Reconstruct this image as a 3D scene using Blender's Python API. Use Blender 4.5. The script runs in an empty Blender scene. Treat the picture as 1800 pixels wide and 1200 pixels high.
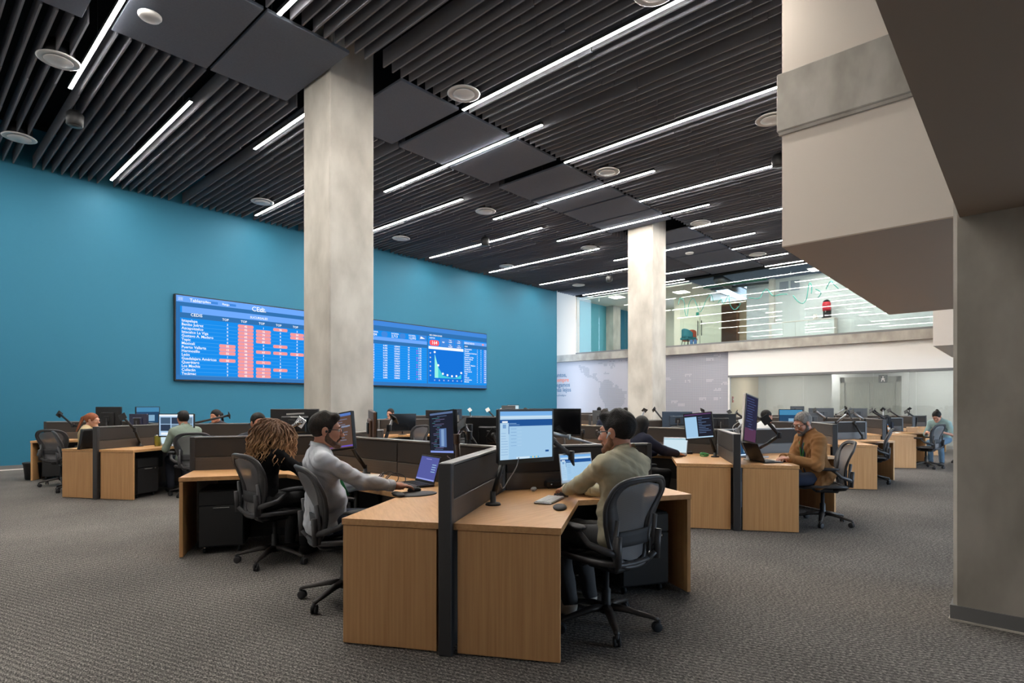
import bpy, bmesh, math, random
import numpy as np
from mathutils import Vector, Matrix
random.seed(7)
S = bpy.context.scene
COL = S.collection
PI = math.pi
# ------------------------------------------------------------------ camera
F_PX = 1005.0
CAM_H = 1.41
AX, AY = 0.7396, 0.6730            # camera forward in the building's axes
cam_data = bpy.data.cameras.new('camera')
cam_data.sensor_width = 36.0
cam_data.lens = 36.0 * F_PX / 1800.0
cam_data.shift_y = 111.0 / 1800.0
cam_data.clip_end = 200
cam = bpy.data.objects.new('camera', cam_data)
COL.objects.link(cam)
cam.location = (0, 0, CAM_H)
cam.rotation_euler = (PI / 2, 0, math.atan2(-AX, AY))
S.camera = cam
# ------------------------------------------------------------------ sky, exposure
LED_POWER = 178.0
world = bpy.data.worlds.new('sky')
S.world = world
world.use_nodes = True
wn = world.node_tree.nodes
wn['Background'].inputs[0].default_value = (0.62, 0.80, 1.0, 1)
wn['Background'].inputs[1].default_value = 6.5
S.view_settings.view_transform = 'Standard'
S.view_settings.look = 'None'
S.view_settings.gamma = 1
S.view_settings.exposure = 0.0
S.view_settings.use_curve_mapping = False
S.cycles.use_denoising = True
S.cycles.max_bounces = 7
S.cycles.diffuse_bounces = 4
S.cycles.glossy_bounces = 3
S.cycles.transmission_bounces = 4
S.cycles.transparent_max_bounces = 12
S.cycles.sample_clamp_indirect = 6.0
S.cycles.caustics_reflective = False
S.cycles.caustics_refractive = False
# window portals: they only guide the sky light through the glazing of the south side
def portal(cx, cy, cz, w, h, rot):
    l = bpy.data.lights.new('daylight_portal', 'AREA')
    l.shape = 'RECTANGLE'; l.size = w; l.size_y = h
    l.cycles.is_portal = True
    o = bpy.data.objects.new('daylight_portal', l); COL.objects.link(o)
    o.location = (cx, cy, cz); o.rotation_euler = rot
portal(14.25, -6.93, 3.3, 17.4, 6.3, (PI / 2, 0, 0))

# ------------------------------------------------------------------ helpers
def lin(c):
    return tuple(((v / 255.0) / 12.92 if v / 255.0 <= 0.04045 else ((v / 255.0 + 0.055) / 1.055) ** 2.4) for v in c)
def at(px, py, D):
    """point of the building seen at pixel (px, py) at depth D in front of the lens"""
    r = (px - 900.0) / F_PX * D
    return Vector((D * AX + r * AY, D * AY - r * AX, CAM_H - (py - 711.0) * D / F_PX))
def on_plane(px, py, z):
    return at(px, py, (CAM_H - z) * F_PX / (py - 711.0))
def cdir(r, d, z=0.0):
    """direction given as right / forward / up of the view, in building axes"""
    return Vector((d * AX + r * AY, d * AY - r * AX, z)).normalized()
MATS = {}
def mat(name, col, rough=0.6, metal=0.0, spec=0.5, emit=None, estr=1.0, bump=None, vary=None, coat=0.0):
    """col sRGB 0-255; vary=(scale xyz, amount, col2); bump=(scale, strength)"""
    if name in MATS: return MATS[name]
    m = bpy.data.materials.new(name); m.use_nodes = True
    nt = m.node_tree; b = nt.nodes['Principled BSDF']
    c = lin(col)
    b.inputs['Base Color'].default_value = (*c, 1)
    b.inputs['Roughness'].default_value = rough
    b.inputs['Metallic'].default_value = metal
    b.inputs['Specular IOR Level'].default_value = spec
    if coat: b.inputs['Coat Weight'].default_value = coat
    if emit is not None:
        b.inputs['Emission Color'].default_value = (*lin(emit), 1)
        b.inputs['Emission Strength'].default_value = estr
    tc = None
    if vary or bump:
        tc = nt.nodes.new('ShaderNodeTexCoord')
    if vary:
        sc, amt, c2 = vary
        mp = nt.nodes.new('ShaderNodeMapping'); mp.inputs['Scale'].default_value = sc
        nz = nt.nodes.new('ShaderNodeTexNoise'); nz.inputs['Scale'].default_value = 1.0
        nz.inputs['Detail'].default_value = 5.0
        rp = nt.nodes.new('ShaderNodeValToRGB')
        rp.color_ramp.elements[0].position = 0.5 - amt; rp.color_ramp.elements[1].position = 0.5 + amt
        rp.color_ramp.elements[0].color = (*c, 1); rp.color_ramp.elements[1].color = (*lin(c2), 1)
        nt.links.new(tc.outputs['Object'], mp.inputs[0]); nt.links.new(mp.outputs[0], nz.inputs[0])
        nt.links.new(nz.outputs[0], rp.inputs[0]); nt.links.new(rp.outputs[0], b.inputs['Base Color'])
    if bump:
        nz = nt.nodes.new('ShaderNodeTexNoise'); nz.inputs['Scale'].default_value = bump[0]
        nz.inputs['Detail'].default_value = 4.0
        bp = nt.nodes.new('ShaderNodeBump'); bp.inputs['Strength'].default_value = bump[1]
        bp.inputs['Distance'].default_value = 0.01
        nt.links.new(tc.outputs['Object'], nz.inputs[0]); nt.links.new(nz.outputs[0], bp.inputs['Height'])
        nt.links.new(bp.outputs[0], b.inputs['Normal'])
    MATS[name] = m
    return m
def emat(name, col, s=1.0):
    if name in MATS: return MATS[name]
    m = bpy.data.materials.new(name); m.use_nodes = True
    nt = m.node_tree; nt.nodes.clear()
    o = nt.nodes.new('ShaderNodeOutputMaterial'); e = nt.nodes.new('ShaderNodeEmission')
    e.inputs[0].default_value = (*lin(col), 1); e.inputs[1].default_value = s
    nt.links.new(e.outputs[0], o.inputs[0]); MATS[name] = m
    return m
def glassmat(name, tint, refl=0.12, rough=0.0, haze=0.0):
    """thin sheet of glass: lets light straight through, mirrors a share of it"""
    if name in MATS: return MATS[name]
    m = bpy.data.materials.new(name); m.use_nodes = True
    nt = m.node_tree; nt.nodes.clear(); N = nt.nodes.new; L = nt.links.new
    o = N('ShaderNodeOutputMaterial'); t = N('ShaderNodeBsdfTransparent'); g = N('ShaderNodeBsdfGlossy')
    t.inputs[0].default_value = (*lin(tint), 1); g.inputs['Roughness'].default_value = rough
    fr = N('ShaderNodeLayerWeight'); fr.inputs[0].default_value = 0.25
    mr = N('ShaderNodeMapRange'); mr.inputs['To Min'].default_value = refl; mr.inputs['To Max'].default_value = 0.40
    L(fr.outputs['Fresnel'], mr.inputs[0])
    mx = N('ShaderNodeMixShader'); L(mr.outputs[0], mx.inputs[0])
    first = t
    if haze:
        d = N('ShaderNodeBsdfDiffuse'); d.inputs[0].default_value = (0.75, 0.78, 0.76, 1)
        m2 = N('ShaderNodeMixShader'); m2.inputs[0].default_value = haze
        L(t.outputs[0], m2.inputs[1]); L(d.outputs[0], m2.inputs[2]); first = m2
    L(first.outputs[0], mx.inputs[1]); L(g.outputs[0], mx.inputs[2]); L(mx.outputs[0], o.inputs[0])
    MATS[name] = m
    return m
def netmat(name, col, cover=0.6):
    """woven open mesh cloth: part cover, part holes"""
    if name in MATS: return MATS[name]
    m = bpy.data.materials.new(name); m.use_nodes = True
    nt = m.node_tree; nt.nodes.clear(); N = nt.nodes.new; L = nt.links.new
    o = N('ShaderNodeOutputMaterial'); t = N('ShaderNodeBsdfTransparent'); p = N('ShaderNodeBsdfPrincipled')
    p.inputs['Base Color'].default_value = (*lin(col), 1); p.inputs['Roughness'].default_value = 0.55
    tc = N('ShaderNodeTexCoord'); w = N('ShaderNodeTexWave'); w.inputs['Scale'].default_value = 60; w.bands_direction = 'Z'
    L(tc.outputs['Object'], w.inputs[0])
    mr = N('ShaderNodeMapRange'); mr.inputs['To Min'].default_value = cover - 0.12; mr.inputs['To Max'].default_value = cover + 0.12
    L(w.outputs['Fac'], mr.inputs[0])
    mx = N('ShaderNodeMixShader'); L(mr.outputs[0], mx.inputs[0]); L(t.outputs[0], mx.inputs[1]); L(p.outputs[0], mx.inputs[2])
    L(mx.outputs[0], o.inputs[0]); MATS[name] = m
    return m

class MB:
    """collects shapes, links them as one mesh object"""
    def __init__(s): s.v = []; s.f = []; s.m = []; s.mats = []; s.sm = []
    def mi(s, m):
        if m not in s.mats: s.mats.append(m)
        return s.mats.index(m)
    def raw(s, vs, fs, m=None, smooth=False):
        o = len(s.v); k = s.mi(m)
        s.v += [tuple(v) for v in vs]
        for f in fs: s.f.append(tuple(i + o for i in f)); s.m.append(k); s.sm.append(smooth)
        return s
    def box(s, c, d, m=None, R=None, bev=0.0):
        hx, hy, hz = d[0] / 2, d[1] / 2, d[2] / 2
        c = Vector(c)
        if bev <= 0:
            vs = [Vector((x, y, z)) for z in (-hz, hz) for y in (-hy, hy) for x in (-hx, hx)]
            fs = [(0, 2, 3, 1), (4, 5, 7, 6), (0, 1, 5, 4), (2, 6, 7, 3), (0, 4, 6, 2), (1, 3, 7, 5)]
        else:
            b = min(bev, hx * .9, hy * .9, hz * .9)
            vs = []; ix = {}
            for sx in (-1, 1):
                for sy in (-1, 1):
                    for sz in (-1, 1):
                        for a in range(3):
                            h = [hx - b, hy - b, hz - b]; h[a] += b
                            ix[(sx, sy, sz, a)] = len(vs); vs.append(Vector((sx * h[0], sy * h[1], sz * h[2])))
            fs = []
            for a in range(3):
                b1, b2 = (a + 1) % 3, (a + 2) % 3
                for sg in (-1, 1):
                    q = []
                    for u, w in ((-1, -1), (1, -1), (1, 1), (-1, 1)):
                        k = [0, 0, 0]; k[a] = sg; k[b1] = u; k[b2] = w; q.append(ix[(*k, a)])
                    fs.append(tuple(q if sg > 0 else q[::-1]))
            for a in range(3):      # edges along axis a
                b1, b2 = (a + 1) % 3, (a + 2) % 3
                for u in (-1, 1):
                    for w in (-1, 1):
                        def K(t, ax):
                            k = [0, 0, 0]; k[a] = t; k[b1] = u; k[b2] = w; return ix[(*k, ax)]
                        q = [K(-1, b1), K(1, b1), K(1, b2), K(-1, b2)]
                        fs.append(tuple(q if u * w < 0 else q[::-1]))
            for sx in (-1, 1):
                for sy in (-1, 1):
                    for sz in (-1, 1):
                        q = [ix[(sx, sy, sz, a)] for a in range(3)]
                        fs.append(tuple(q if sx * sy * sz > 0 else q[::-1]))
        if R is not None: vs = [R @ v for v in vs]
        return s.raw([v + c for v in vs], fs, m)
    def bb(s, x0, x1, y0, y1, z0, z1, m=None, bev=0.0):
        return s.box(((x0 + x1) / 2, (y0 + y1) / 2, (z0 + z1) / 2), (x1 - x0, y1 - y0, z1 - z0), m, None, bev)
    def prism(s, poly, z0, z1, m=None, M=None):
        n = len(poly)
        ar = sum(poly[i][0] * poly[(i + 1) % n][1] - poly[(i + 1) % n][0] * poly[i][1] for i in range(n))
        if ar < 0: poly = poly[::-1]
        vs = [Vector((p[0], p[1], z0)) for p in poly] + [Vector((p[0], p[1], z1)) for p in poly]
        fs = [tuple(range(n))[::-1], tuple(range(n, 2 * n))] + [(i, (i + 1) % n, (i + 1) % n + n, i + n) for i in range(n)]
        if M is not None: vs = [M @ v for v in vs]
        return s.raw(vs, fs, m)
    def tube(s, pts, r, m=None, n=8, closed=False, flat=None, up=None):
        """swept round (or flattened: flat=(ru, rw)) section along a path"""
        P = [Vector(p) for p in pts]; k = len(P)
        rs = r if hasattr(r, '__len__') else [r] * k
        vs = []; prev = None
        for i in range(k):
            if closed: t = P[(i + 1) % k] - P[i - 1]
            else: t = P[min(i + 1, k - 1)] - P[max(i - 1, 0)]
            if t.length < 1e-9: t = Vector((0, 0, 1))
            t.normalize()
            if up is not None: u = Vector(up)
            elif prev is None: u = Vector((0, 0, 1)) if abs(t.z) < 0.9 else Vector((1, 0, 0))
            else: u = prev
            u = u - t * u.dot(t)
            if u.length < 1e-6: u = t.orthogonal()
            u.normalize(); prev = u; w = t.cross(u)
            for j in range(n):
                a = 2 * PI * j / n
                fu, fw = flat if flat else (1, 1)
                vs.append(P[i] + u * math.cos(a) * rs[i] * fu + w * math.sin(a) * rs[i] * fw)
        fs = []
        for i in range(k if closed else k - 1):
            for j in range(n):
                a, b = i * n + j, i * n + (j + 1) % n
                c, d = ((i + 1) % k) * n + (j + 1) % n, ((i + 1) % k) * n + j
                fs.append((a, b, c, d))
        if not closed: fs += [tuple(range(n))[::-1], tuple(range((k - 1) * n, k * n))]
        return s.raw(vs, fs, m, True)
    def lathe(s, prof, m=None, n=20, M=None, c=(0, 0, 0)):
        """prof list of (r, z) from bottom to top"""
        vs = []; fs = []
        for r, z in prof:
            for j in range(n):
                a = 2 * PI * j / n; vs.append(Vector((r * math.cos(a), r * math.sin(a), z)))
        for i in range(len(prof) - 1):
            for j in range(n): fs.append((i * n + j, i * n + (j + 1) % n, (i + 1) * n + (j + 1) % n, (i + 1) * n + j))
        fs += [tuple(range(n))[::-1], tuple(range((len(prof) - 1) * n, len(prof) * n))]
        if M is not None: vs = [M @ v for v in vs]
        return s.raw([v + Vector(c) for v in vs], fs, m, True)
    def sphere(s, c, r, m=None, n=14, R=None):
        r3 = r if hasattr(r, '__len__') else (r, r, r)
        k = max(6, n // 2); vs = []; fs = []
        for i in range(1, k):
            ph = PI * i / k
            for j in range(n):
                a = 2 * PI * j / n
                vs.append(Vector((r3[0] * math.sin(ph) * math.cos(a), r3[1] * math.sin(ph) * math.sin(a), -r3[2] * math.cos(ph))))
        vs += [Vector((0, 0, -r3[2])), Vector((0, 0, r3[2]))]
        for i in range(k - 2):
            for j in range(n): fs.append((i * n + j, i * n + (j + 1) % n, (i + 1) * n + (j + 1) % n, (i + 1) * n + j))
        b, t = len(vs) - 2, len(vs) - 1
        for j in range(n):
            fs.append((b, (j + 1) % n, j)); fs.append((t, (k - 2) * n + j, (k - 2) * n + (j + 1) % n))
        if R is not None: vs = [R @ v for v in vs]
        return s.raw([v + Vector(c) for v in vs], fs, m, True)
    def grid(s, fn, nu, nv, m=None, thick=0.0, smooth=True):
        """fn(u, v) -> point; thick gives it a back"""
        vs = [Vector(fn(i / nu, j / nv)) for j in range(nv + 1) for i in range(nu + 1)]
        W = nu + 1
        fs = [(j * W + i, j * W + i + 1, (j + 1) * W + i + 1, (j + 1) * W + i) for j in range(nv) for i in range(nu)]
        if thick:
            N = [Vector((0, 0, 0)) for _ in vs]
            for f in fs:
                n_ = (vs[f[1]] - vs[f[0]]).cross(vs[f[3]] - vs[f[0]])
                for i in f: N[i] += n_
            o = len(vs)
            vs = vs + [v - n_.normalized() * thick for v, n_ in zip(vs, N)]
            fs = fs + [tuple(i + o for i in f[::-1]) for f in fs]
            rim = [i for i in range(W)] + [j * W + nu for j in range(1, nv + 1)] + [nv * W + i for i in range(nu - 1, -1, -1)] + [j * W for j in range(nv - 1, 0, -1)]
            for a, b in zip(rim, rim[1:] + rim[:1]): fs.append((b, a, a + o, b + o))
        return s.raw(vs, fs, m, smooth)
    def build(s, name, parent=None, M=None):
        me = bpy.data.meshes.new(name)
        me.from_pydata(s.v, [], s.f)
        for m in s.mats: me.materials.append(m)
        me.polygons.foreach_set('material_index', s.m)
        me.polygons.foreach_set('use_smooth', s.sm)
        me.update()
        o = bpy.data.objects.new(name, me); COL.objects.link(o)
        if parent is not None: o.parent = parent
        if M is not None: o.matrix_local = M
        return o
def tag(o, label=None, cat=None, group=None, kind=None):
    if label: o['label'] = label
    if cat: o['category'] = cat
    if group: o['group'] = group
    if kind: o['kind'] = kind
    return o
def thing(name, label, cat, loc=(0, 0, 0), rz=0.0, group=None):
    o = bpy.data.objects.new(name, None); COL.objects.link(o)
    o.empty_display_size = 0.1
    o.location = loc; o.rotation_euler = (0, 0, rz)
    return tag(o, label, cat, group)
def struct(o): o['kind'] = 'structure'; return o
def children(o): return [x for x in KIDS.get(o.name, [])]
KIDS = {}
def copy_tree(o, kids=None):
    """a thing, its parts and their sub-parts; meshes are shared"""
    c = o.copy(); COL.objects.link(c)
    for ch in [x for x in bpy.data.objects if x.parent == o]:
        d = ch.copy(); COL.objects.link(d); d.parent = c
        for g in [x for x in bpy.data.objects if x.parent == ch]:
            e = g.copy(); COL.objects.link(e); e.parent = d
    return c
def basis(n, up=(0, 0, 1)):
    """columns: right, facing (-y looks along n), up : local -Y faces n"""
    y = -Vector(n).normalized(); z = Vector(up); z = (z - y * z.dot(y)).normalized(); x = y.cross(z)
    return Matrix((x, y, z)).transposed()

# ------------------------------------------------------------------ materials
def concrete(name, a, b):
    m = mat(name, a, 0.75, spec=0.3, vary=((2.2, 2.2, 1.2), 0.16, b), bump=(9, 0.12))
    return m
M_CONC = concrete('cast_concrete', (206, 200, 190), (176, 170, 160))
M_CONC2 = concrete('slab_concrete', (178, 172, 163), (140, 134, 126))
M_TEAL = mat('teal_paint', (46, 116, 144), 0.62, spec=0.3)
M_WHITE = mat('white_paint', (236, 231, 225), 0.7, spec=0.3)
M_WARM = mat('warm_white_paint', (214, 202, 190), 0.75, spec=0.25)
M_SOFFIT = mat('soffit_paint_shaded', (160, 144, 130), 0.8, spec=0.2)  # brown tone puts the shade under the hanging volume into the colour
M_DARKC = mat('ceiling_void', (16, 16, 18), 0.9, spec=0.1)
M_FIN = mat('baffle_felt', (118, 119, 126), 1.0, spec=0.0)
M_PANEL = mat('acoustic_panel_felt', (106, 112, 124), 1.0, spec=0.0, vary=((40, 40, 40), 0.3, (98, 104, 115)))
M_BASE = mat('baseboard_grey', (112, 112, 112), 0.6)
M_ALU = mat('aluminium', (170, 172, 175), 0.35, 0.9)
M_LED = emat('led_diffuser', (255, 250, 242), LED_POWER)
M_VENT = mat('vent_white', (206, 204, 202), 0.5)
M_BLACK = mat('black_plastic', (22, 22, 24), 0.5)
M_SOFTB = mat('soft_black_plastic', (34, 34, 37), 0.62)
M_DKMET = mat('dark_metal', (52, 51, 52), 0.42, 0.5)
M_CHROME = mat('chrome', (200, 200, 202), 0.2, 1.0)
M_SCRF = mat('partition_fabric', (62, 60, 59), 0.9, spec=0.2, bump=(400, 0.2))
M_SCRL = mat('partition_laminate', (82, 75, 70), 0.45, vary=((2, 2, 90), 0.3, (72, 66, 62)))
M_SCRM = mat('partition_metal', (66, 65, 66), 0.4, 0.4)
M_SCRT = mat('partition_cap', (128, 126, 124), 0.4, 0.5)
def wood(name, sc):
    m = mat(name, (214, 166, 114), 0.42, spec=0.4, vary=(sc, 0.22, (196, 146, 95)))
    return m
M_WOODV = wood('oak_vertical_grain', (70, 70, 1.6))
M_WOODT = wood('oak_worktop', (6, 60, 60))
M_PED = mat('pedestal_black', (26, 26, 28), 0.5)
M_WBEZ = mat('monitor_black', (18, 18, 20), 0.38)
M_OFF = mat('screen_off', (8, 8, 10), 0.12, spec=0.6)
M_SILV = mat('laptop_silver', (170, 172, 176), 0.35, 0.8)
M_KEYW = mat('keyboard_white', (228, 228, 230), 0.5)
M_NET = netmat('chair_mesh_weave', (112, 110, 112), 0.84)
M_CHF = mat('chair_frame', (66, 65, 67), 0.42, 0.15)
M_CHL = mat('chair_graphite_leg', (66, 62, 60), 0.4, 0.5)
def carpet():
    m = bpy.data.materials.new('carpet_tile'); m.use_nodes = True
    nt = m.node_tree; N = nt.nodes.new; L = nt.links.new; b = nt.nodes['Principled BSDF']
    b.inputs['Roughness'].default_value = 0.97; b.inputs['Specular IOR Level'].default_value = 0.1
    tc = N('ShaderNodeTexCoord')
    mp = N('ShaderNodeMapping'); mp.inputs['Rotation'].default_value = (0, 0, 0.5); mp.inputs['Scale'].default_value = (130, 55, 90)
    L(tc.outputs['Object'], mp.inputs[0])
    n1 = N('ShaderNodeTexNoise'); n1.inputs['Scale'].default_value = 1.0; n1.inputs['Detail'].default_value = 4; n1.inputs['Roughness'].default_value = 0.75
    L(mp.outputs[0], n1.inputs[0])
    wv = N('ShaderNodeTexWave'); wv.inputs['Scale'].default_value = 9; wv.inputs['Distortion'].default_value = 3.5; wv.inputs['Detail'].default_value = 3; wv.inputs['Detail Scale'].default_value = 6
    mp2 = N('ShaderNodeMapping'); mp2.inputs['Rotation'].default_value = (0, 0, -0.3)
    L(tc.outputs['Object'], mp2.inputs[0]); L(mp2.outputs[0], wv.inputs[0])
    n2 = N('ShaderNodeTexNoise'); n2.inputs['Scale'].default_value = 0.7; n2.inputs['Detail'].default_value = 2
    L(tc.outputs['Object'], n2.inputs[0])
    a1 = N('ShaderNodeMath'); a1.operation = 'MULTIPLY_ADD'; a1.inputs[1].default_value = 0.08; L(wv.outputs['Fac'], a1.inputs[0]); L(n1.outputs[0], a1.inputs[2])
    a2 = N('ShaderNodeMath'); a2.operation = 'MULTIPLY_ADD'; a2.inputs[1].default_value = 0.12; L(n2.outputs[0], a2.inputs[0]); L(a1.outputs[0], a2.inputs[2])
    rp = N('ShaderNodeValToRGB'); e = rp.color_ramp.elements
    e[0].position = 0.46; e[0].color = (*lin((54, 52, 50)), 1); e[1].position = 0.80; e[1].color = (*lin((182, 175, 168)), 1)
    k = rp.color_ramp.elements.new(0.6); k.color = (*lin((95, 92, 89)), 1)
    L(a2.outputs[0], rp.inputs[0]); L(rp.outputs[0], b.inputs['Base Color'])
    bp = N('ShaderNodeBump'); bp.inputs['Strength'].default_value = 0.5; bp.inputs['Distance'].default_value = 0.006
    L(a1.outputs[0], bp.inputs['Height']); L(bp.outputs[0], b.inputs['Normal'])
    return m
M_CARPET = carpet()
# ================================================================== the building
CEIL = 6.62          # underside of the baffles
VOID = 7.5
WALL_Y = 16.3        # teal wall
FAR_X = 22.7         # far wall
B = MB
b = B(); b.bb(-4, 30, -7, 19, -0.1, 0, M_CARPET); struct(b.build('floor'))
b = B(); b.bb(-4, 30, -7.2, 19, VOID, VOID + 0.1, M_DARKC); struct(b.build('ceiling'))
b = B(); b.bb(-4, 21.0, WALL_Y, WALL_Y + 0.2, 0, VOID, M_TEAL); struct(b.build('wall_left'))
b = B(); b.bb(-4.2, -4, -7.2, 19, 0, VOID, M_WHITE); struct(b.build('wall_back'))
b = B(); b.bb(21.0, 30, 18.4, 18.6, 0, VOID, M_WHITE); struct(b.build('wall_recess'))
b = B(); b.bb(-4, 21.0, WALL_Y - 0.015, WALL_Y, 0, 0.1, M_BASE); b.bb(-4, 21.0, WALL_Y - 0.03, WALL_Y - 0.015, 0, 0.018, M_WHITE)
struct(b.build('baseboard_left'))
# south side: tall glazing that lets the daylight in
b = B()
b.bb(-4, 30, -7.2, -7.0, 6.5, VOID, M_WHITE); b.bb(-4, 5.5, -7.2, -7.0, 0, 6.5, M_WHITE); b.bb(23, 30, -7.2, -7.0, 0, 6.5, M_WHITE)
struct(b.build('wall_right'))
b = B()
for k in range(8): b.bb(5.5 + 2.5 * k - 0.04, 5.5 + 2.5 * k + 0.04, -7.15, -7.05, 0, 6.5, M_ALU)
for z in (0.05, 3.3, 6.45): b.bb(5.5, 23, -7.15, -7.05, z - 0.05, z + 0.05, M_ALU)
struct(b.build('window_1'))
# concrete columns
def column(name, x0, x1, y0, y1, z1, base=False):
    c = 0.022
    p = [(x0 + c, y0), (x1 - c, y0), (x1, y0 + c), (x1, y1 - c), (x1 - c, y1), (x0 + c, y1), (x0, y1 - c), (x0, y0 + c)]
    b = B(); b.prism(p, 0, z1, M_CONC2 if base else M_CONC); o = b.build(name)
    if base:
        q = [(x0 - 0.014, y0 - 0.014), (x1 + 0.014, y0 - 0.014), (x1 + 0.014, y1 + 0.014), (x0 - 0.014, y1 + 0.014)]
        b = B(); b.prism(q, 0, 0.1, M_BASE); b.build('baseboard', o)
        q = [(x0 - 0.022, y0 - 0.022), (x1 + 0.022, y0 - 0.022), (x1 + 0.022, y1 + 0.022), (x0 - 0.022, y1 + 0.022)]
        b = B(); b.prism(q, 0, 0.012, M_CONC); b.build('edge_strip', o)
    return o
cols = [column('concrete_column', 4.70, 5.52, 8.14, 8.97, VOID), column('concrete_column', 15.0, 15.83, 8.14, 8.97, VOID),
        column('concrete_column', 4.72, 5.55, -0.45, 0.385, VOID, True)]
for o, l in zip(cols, ('square grey concrete column in front of the long blue wall screen',
                       'square concrete column standing in front of the dotted map wall',
                       'wide dark concrete column at the right edge with grey baseboard')):
    tag(o, l, 'column', 'concrete columns'); o['kind'] = 'structure'
# low slab beside the camera, hanging white volume, stair landing further back
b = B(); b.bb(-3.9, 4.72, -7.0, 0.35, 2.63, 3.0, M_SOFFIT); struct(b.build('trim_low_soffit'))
b = B()
b.bb(7.45, 7.65, -7.0, 2.28, 3.36, VOID, M_WARM); b.bb(14.37, 14.57, -7.0, 2.28, 3.36, VOID, M_WARM); b.bb(7.65, 14.37, 2.08, 2.28, 3.36, VOID, M_WARM)
struct(b.build('wall_hanging_volume'))
b = B(); b.bb(7.66, 14.36, -7.0, 2.07, 3.36, 3.5, M_SOFFIT); b.bb(7.45, 14.57, -7.0, 2.28, 3.345, 3.36, M_SOFFIT); struct(b.build('ceiling_hanging_volume'))  # underside in the browner tone, its shading painted in
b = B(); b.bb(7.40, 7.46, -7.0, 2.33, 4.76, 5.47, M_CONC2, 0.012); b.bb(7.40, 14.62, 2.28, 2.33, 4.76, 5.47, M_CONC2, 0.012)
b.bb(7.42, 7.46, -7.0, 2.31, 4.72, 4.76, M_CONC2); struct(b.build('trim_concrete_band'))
b = B(); b.bb(17.7, 22.3, -7.0, 1.84, 2.88, 5.2, M_WARM); struct(b.build('wall_landing'))

# ---- far wall
YG = 8.95            # where the map wall ends and the glazing begins
b = B(); b.bb(FAR_X, FAR_X + 0.2, YG, 18.4, 0, 3.52, mat('graphic_wall_paint', (180, 177, 184), 0.6)); struct(b.build('wall_far'))
b = B(); b.bb(22.45, 29.9, -7.0, 18.4, 3.52, 3.84, M_CONC2); struct(b.build('trim_slab_edge'))
b = B(); b.bb(22.47, 22.62, 1.0, 16.3, 3.84, 3.91, M_BASE); struct(b.build('trim_glass_channel'))
b = B(); b.bb(22.5, 22.8, 16.3, 18.4, 3.84, VOID, M_WARM); struct(b.build('wall_far_pier'))
b = B(); b.bb(22.62, 22.82, -7, YG, 2.57, 3.52, M_WHITE); struct(b.build('wall_far_fascia'))
b = B(); b.bb(22.58, 22.84, -7, YG, 2.49, 2.57, M_BASE); struct(b.build('trim_fascia_channel'))  # dark channel along the foot of the white fascia
M_GLU = glassmat('mezzanine_glass', (246, 250, 249), 0.035)
M_GLL = glassmat('office_glass', (240, 243, 241), 0.04, haze=0.10)
ys = [16.3, 15.0, 13.6, 12.2, 10.8, 9.4, 8.0, 6.6, 5.2, 3.8, 2.4, 1.0]
for i in range(len(ys) - 1):
    b = B(); b.bb(22.53, 22.545, ys[i + 1] + 0.004, ys[i] - 0.004, 3.88, CEIL + 0.05, M_GLU)
    o = b.build('glass_panel'); o['kind'] = 'structure'
ys = [8.95, 7.5, 6.2, 4.97, 4.0, 2.8, 1.5, 0.0, -1.5, -3.0, -5.0, -7.0]
for i in range(len(ys) - 1):
    b = B(); b.bb(22.66, 22.675, ys[i + 1] + 0.004, ys[i] - 0.004, 0.02, 2.49, M_GLL)
    o = b.build('glass_panel'); o['kind'] = 'structure'
b = B(); b.bb(22.45, 22.8, -7, 16.3, CEIL + 0.0, VOID, M_DARKC); struct(b.build('trim_glass_head'))
b = B(); b.bb(22.60, 22.72, YG - 0.05, YG, 0, 2.57, M_WHITE); struct(b.build('trim_corner_jamb'))
# rooms behind the lower glass
M_TAN = mat('tan_paint', (204, 184, 156), 0.7)
M_GREY = mat('pale_grey_paint', (196, 194, 190), 0.7)
b = B(); b.bb(26.0, 26.2, 3.9, 12, 0, 3.5, M_GREY); b.bb(24.6, 24.8, -7, 3.9, 0, 3.5, M_GREY); b.bb(24.8, 26, 3.85, 3.9, 0, 3.5, M_GREY); struct(b.build('wall_inner_lower'))
b = B(); b.bb(22.9, 26.0, YG + 0.0, YG + 0.1, 0, 3.5, M_TAN); struct(b.build('wall_inner_tan'))
b = B(); b.bb(22.85, 26.0, -7, YG, 2.9, 3.0, M_WHITE); struct(b.build('ceiling_inner_lower'))
M_STEEL = mat('brushed_steel', (176, 174, 164), 0.38, 0.45, vary=((1, 60, 3), 0.3, (140, 138, 128)))
t = thing('elevator', 'brushed steel lift doors behind the ground floor glass wall', 'elevator', (24.0, 4.35, 0))
b = B(); b.bb(-0.02, 0.1, -0.95, -0.8, 0, 2.42, M_STEEL); b.bb(-0.02, 0.1, 0.8, 0.95, 0, 2.42, M_STEEL); b.bb(-0.02, 0.1, -0.95, 0.95, 2.22, 2.42, M_STEEL); b.build('door_frame', t)
for sg in (-1, 1):
    b = B(); b.box((0.04, sg * 0.4, 1.11), (0.05, 0.79, 2.22), M_STEEL, bev=0.006); b.build('door', t)
b = B(); b.bb(24.1, 24.2, 3.2, 5.6, 0, 2.9, M_GREY); struct(b.build('wall_inner_lift'))
b = B(); b.box((22.69, 3.72, 2.28), (0.02, 0.26, 0.26), mat('sign_dark', (70, 72, 72), 0.5), bev=0.003)
o = b.build('restroom_sign'); tag(o, 'small dark square sign with a white pictogram behind the lower glass', 'sign')
b = B(); b.sphere((22.655, 3.72, 2.34), (0.004, 0.022, 0.022), M_WHITE)
for sg in (-1, 1): b.box((22.655, 3.72 + sg * 0.025, 2.245), (0.008, 0.02, 0.12), M_WHITE, Matrix.Rotation(sg * 0.35, 3, 'X'))
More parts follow.
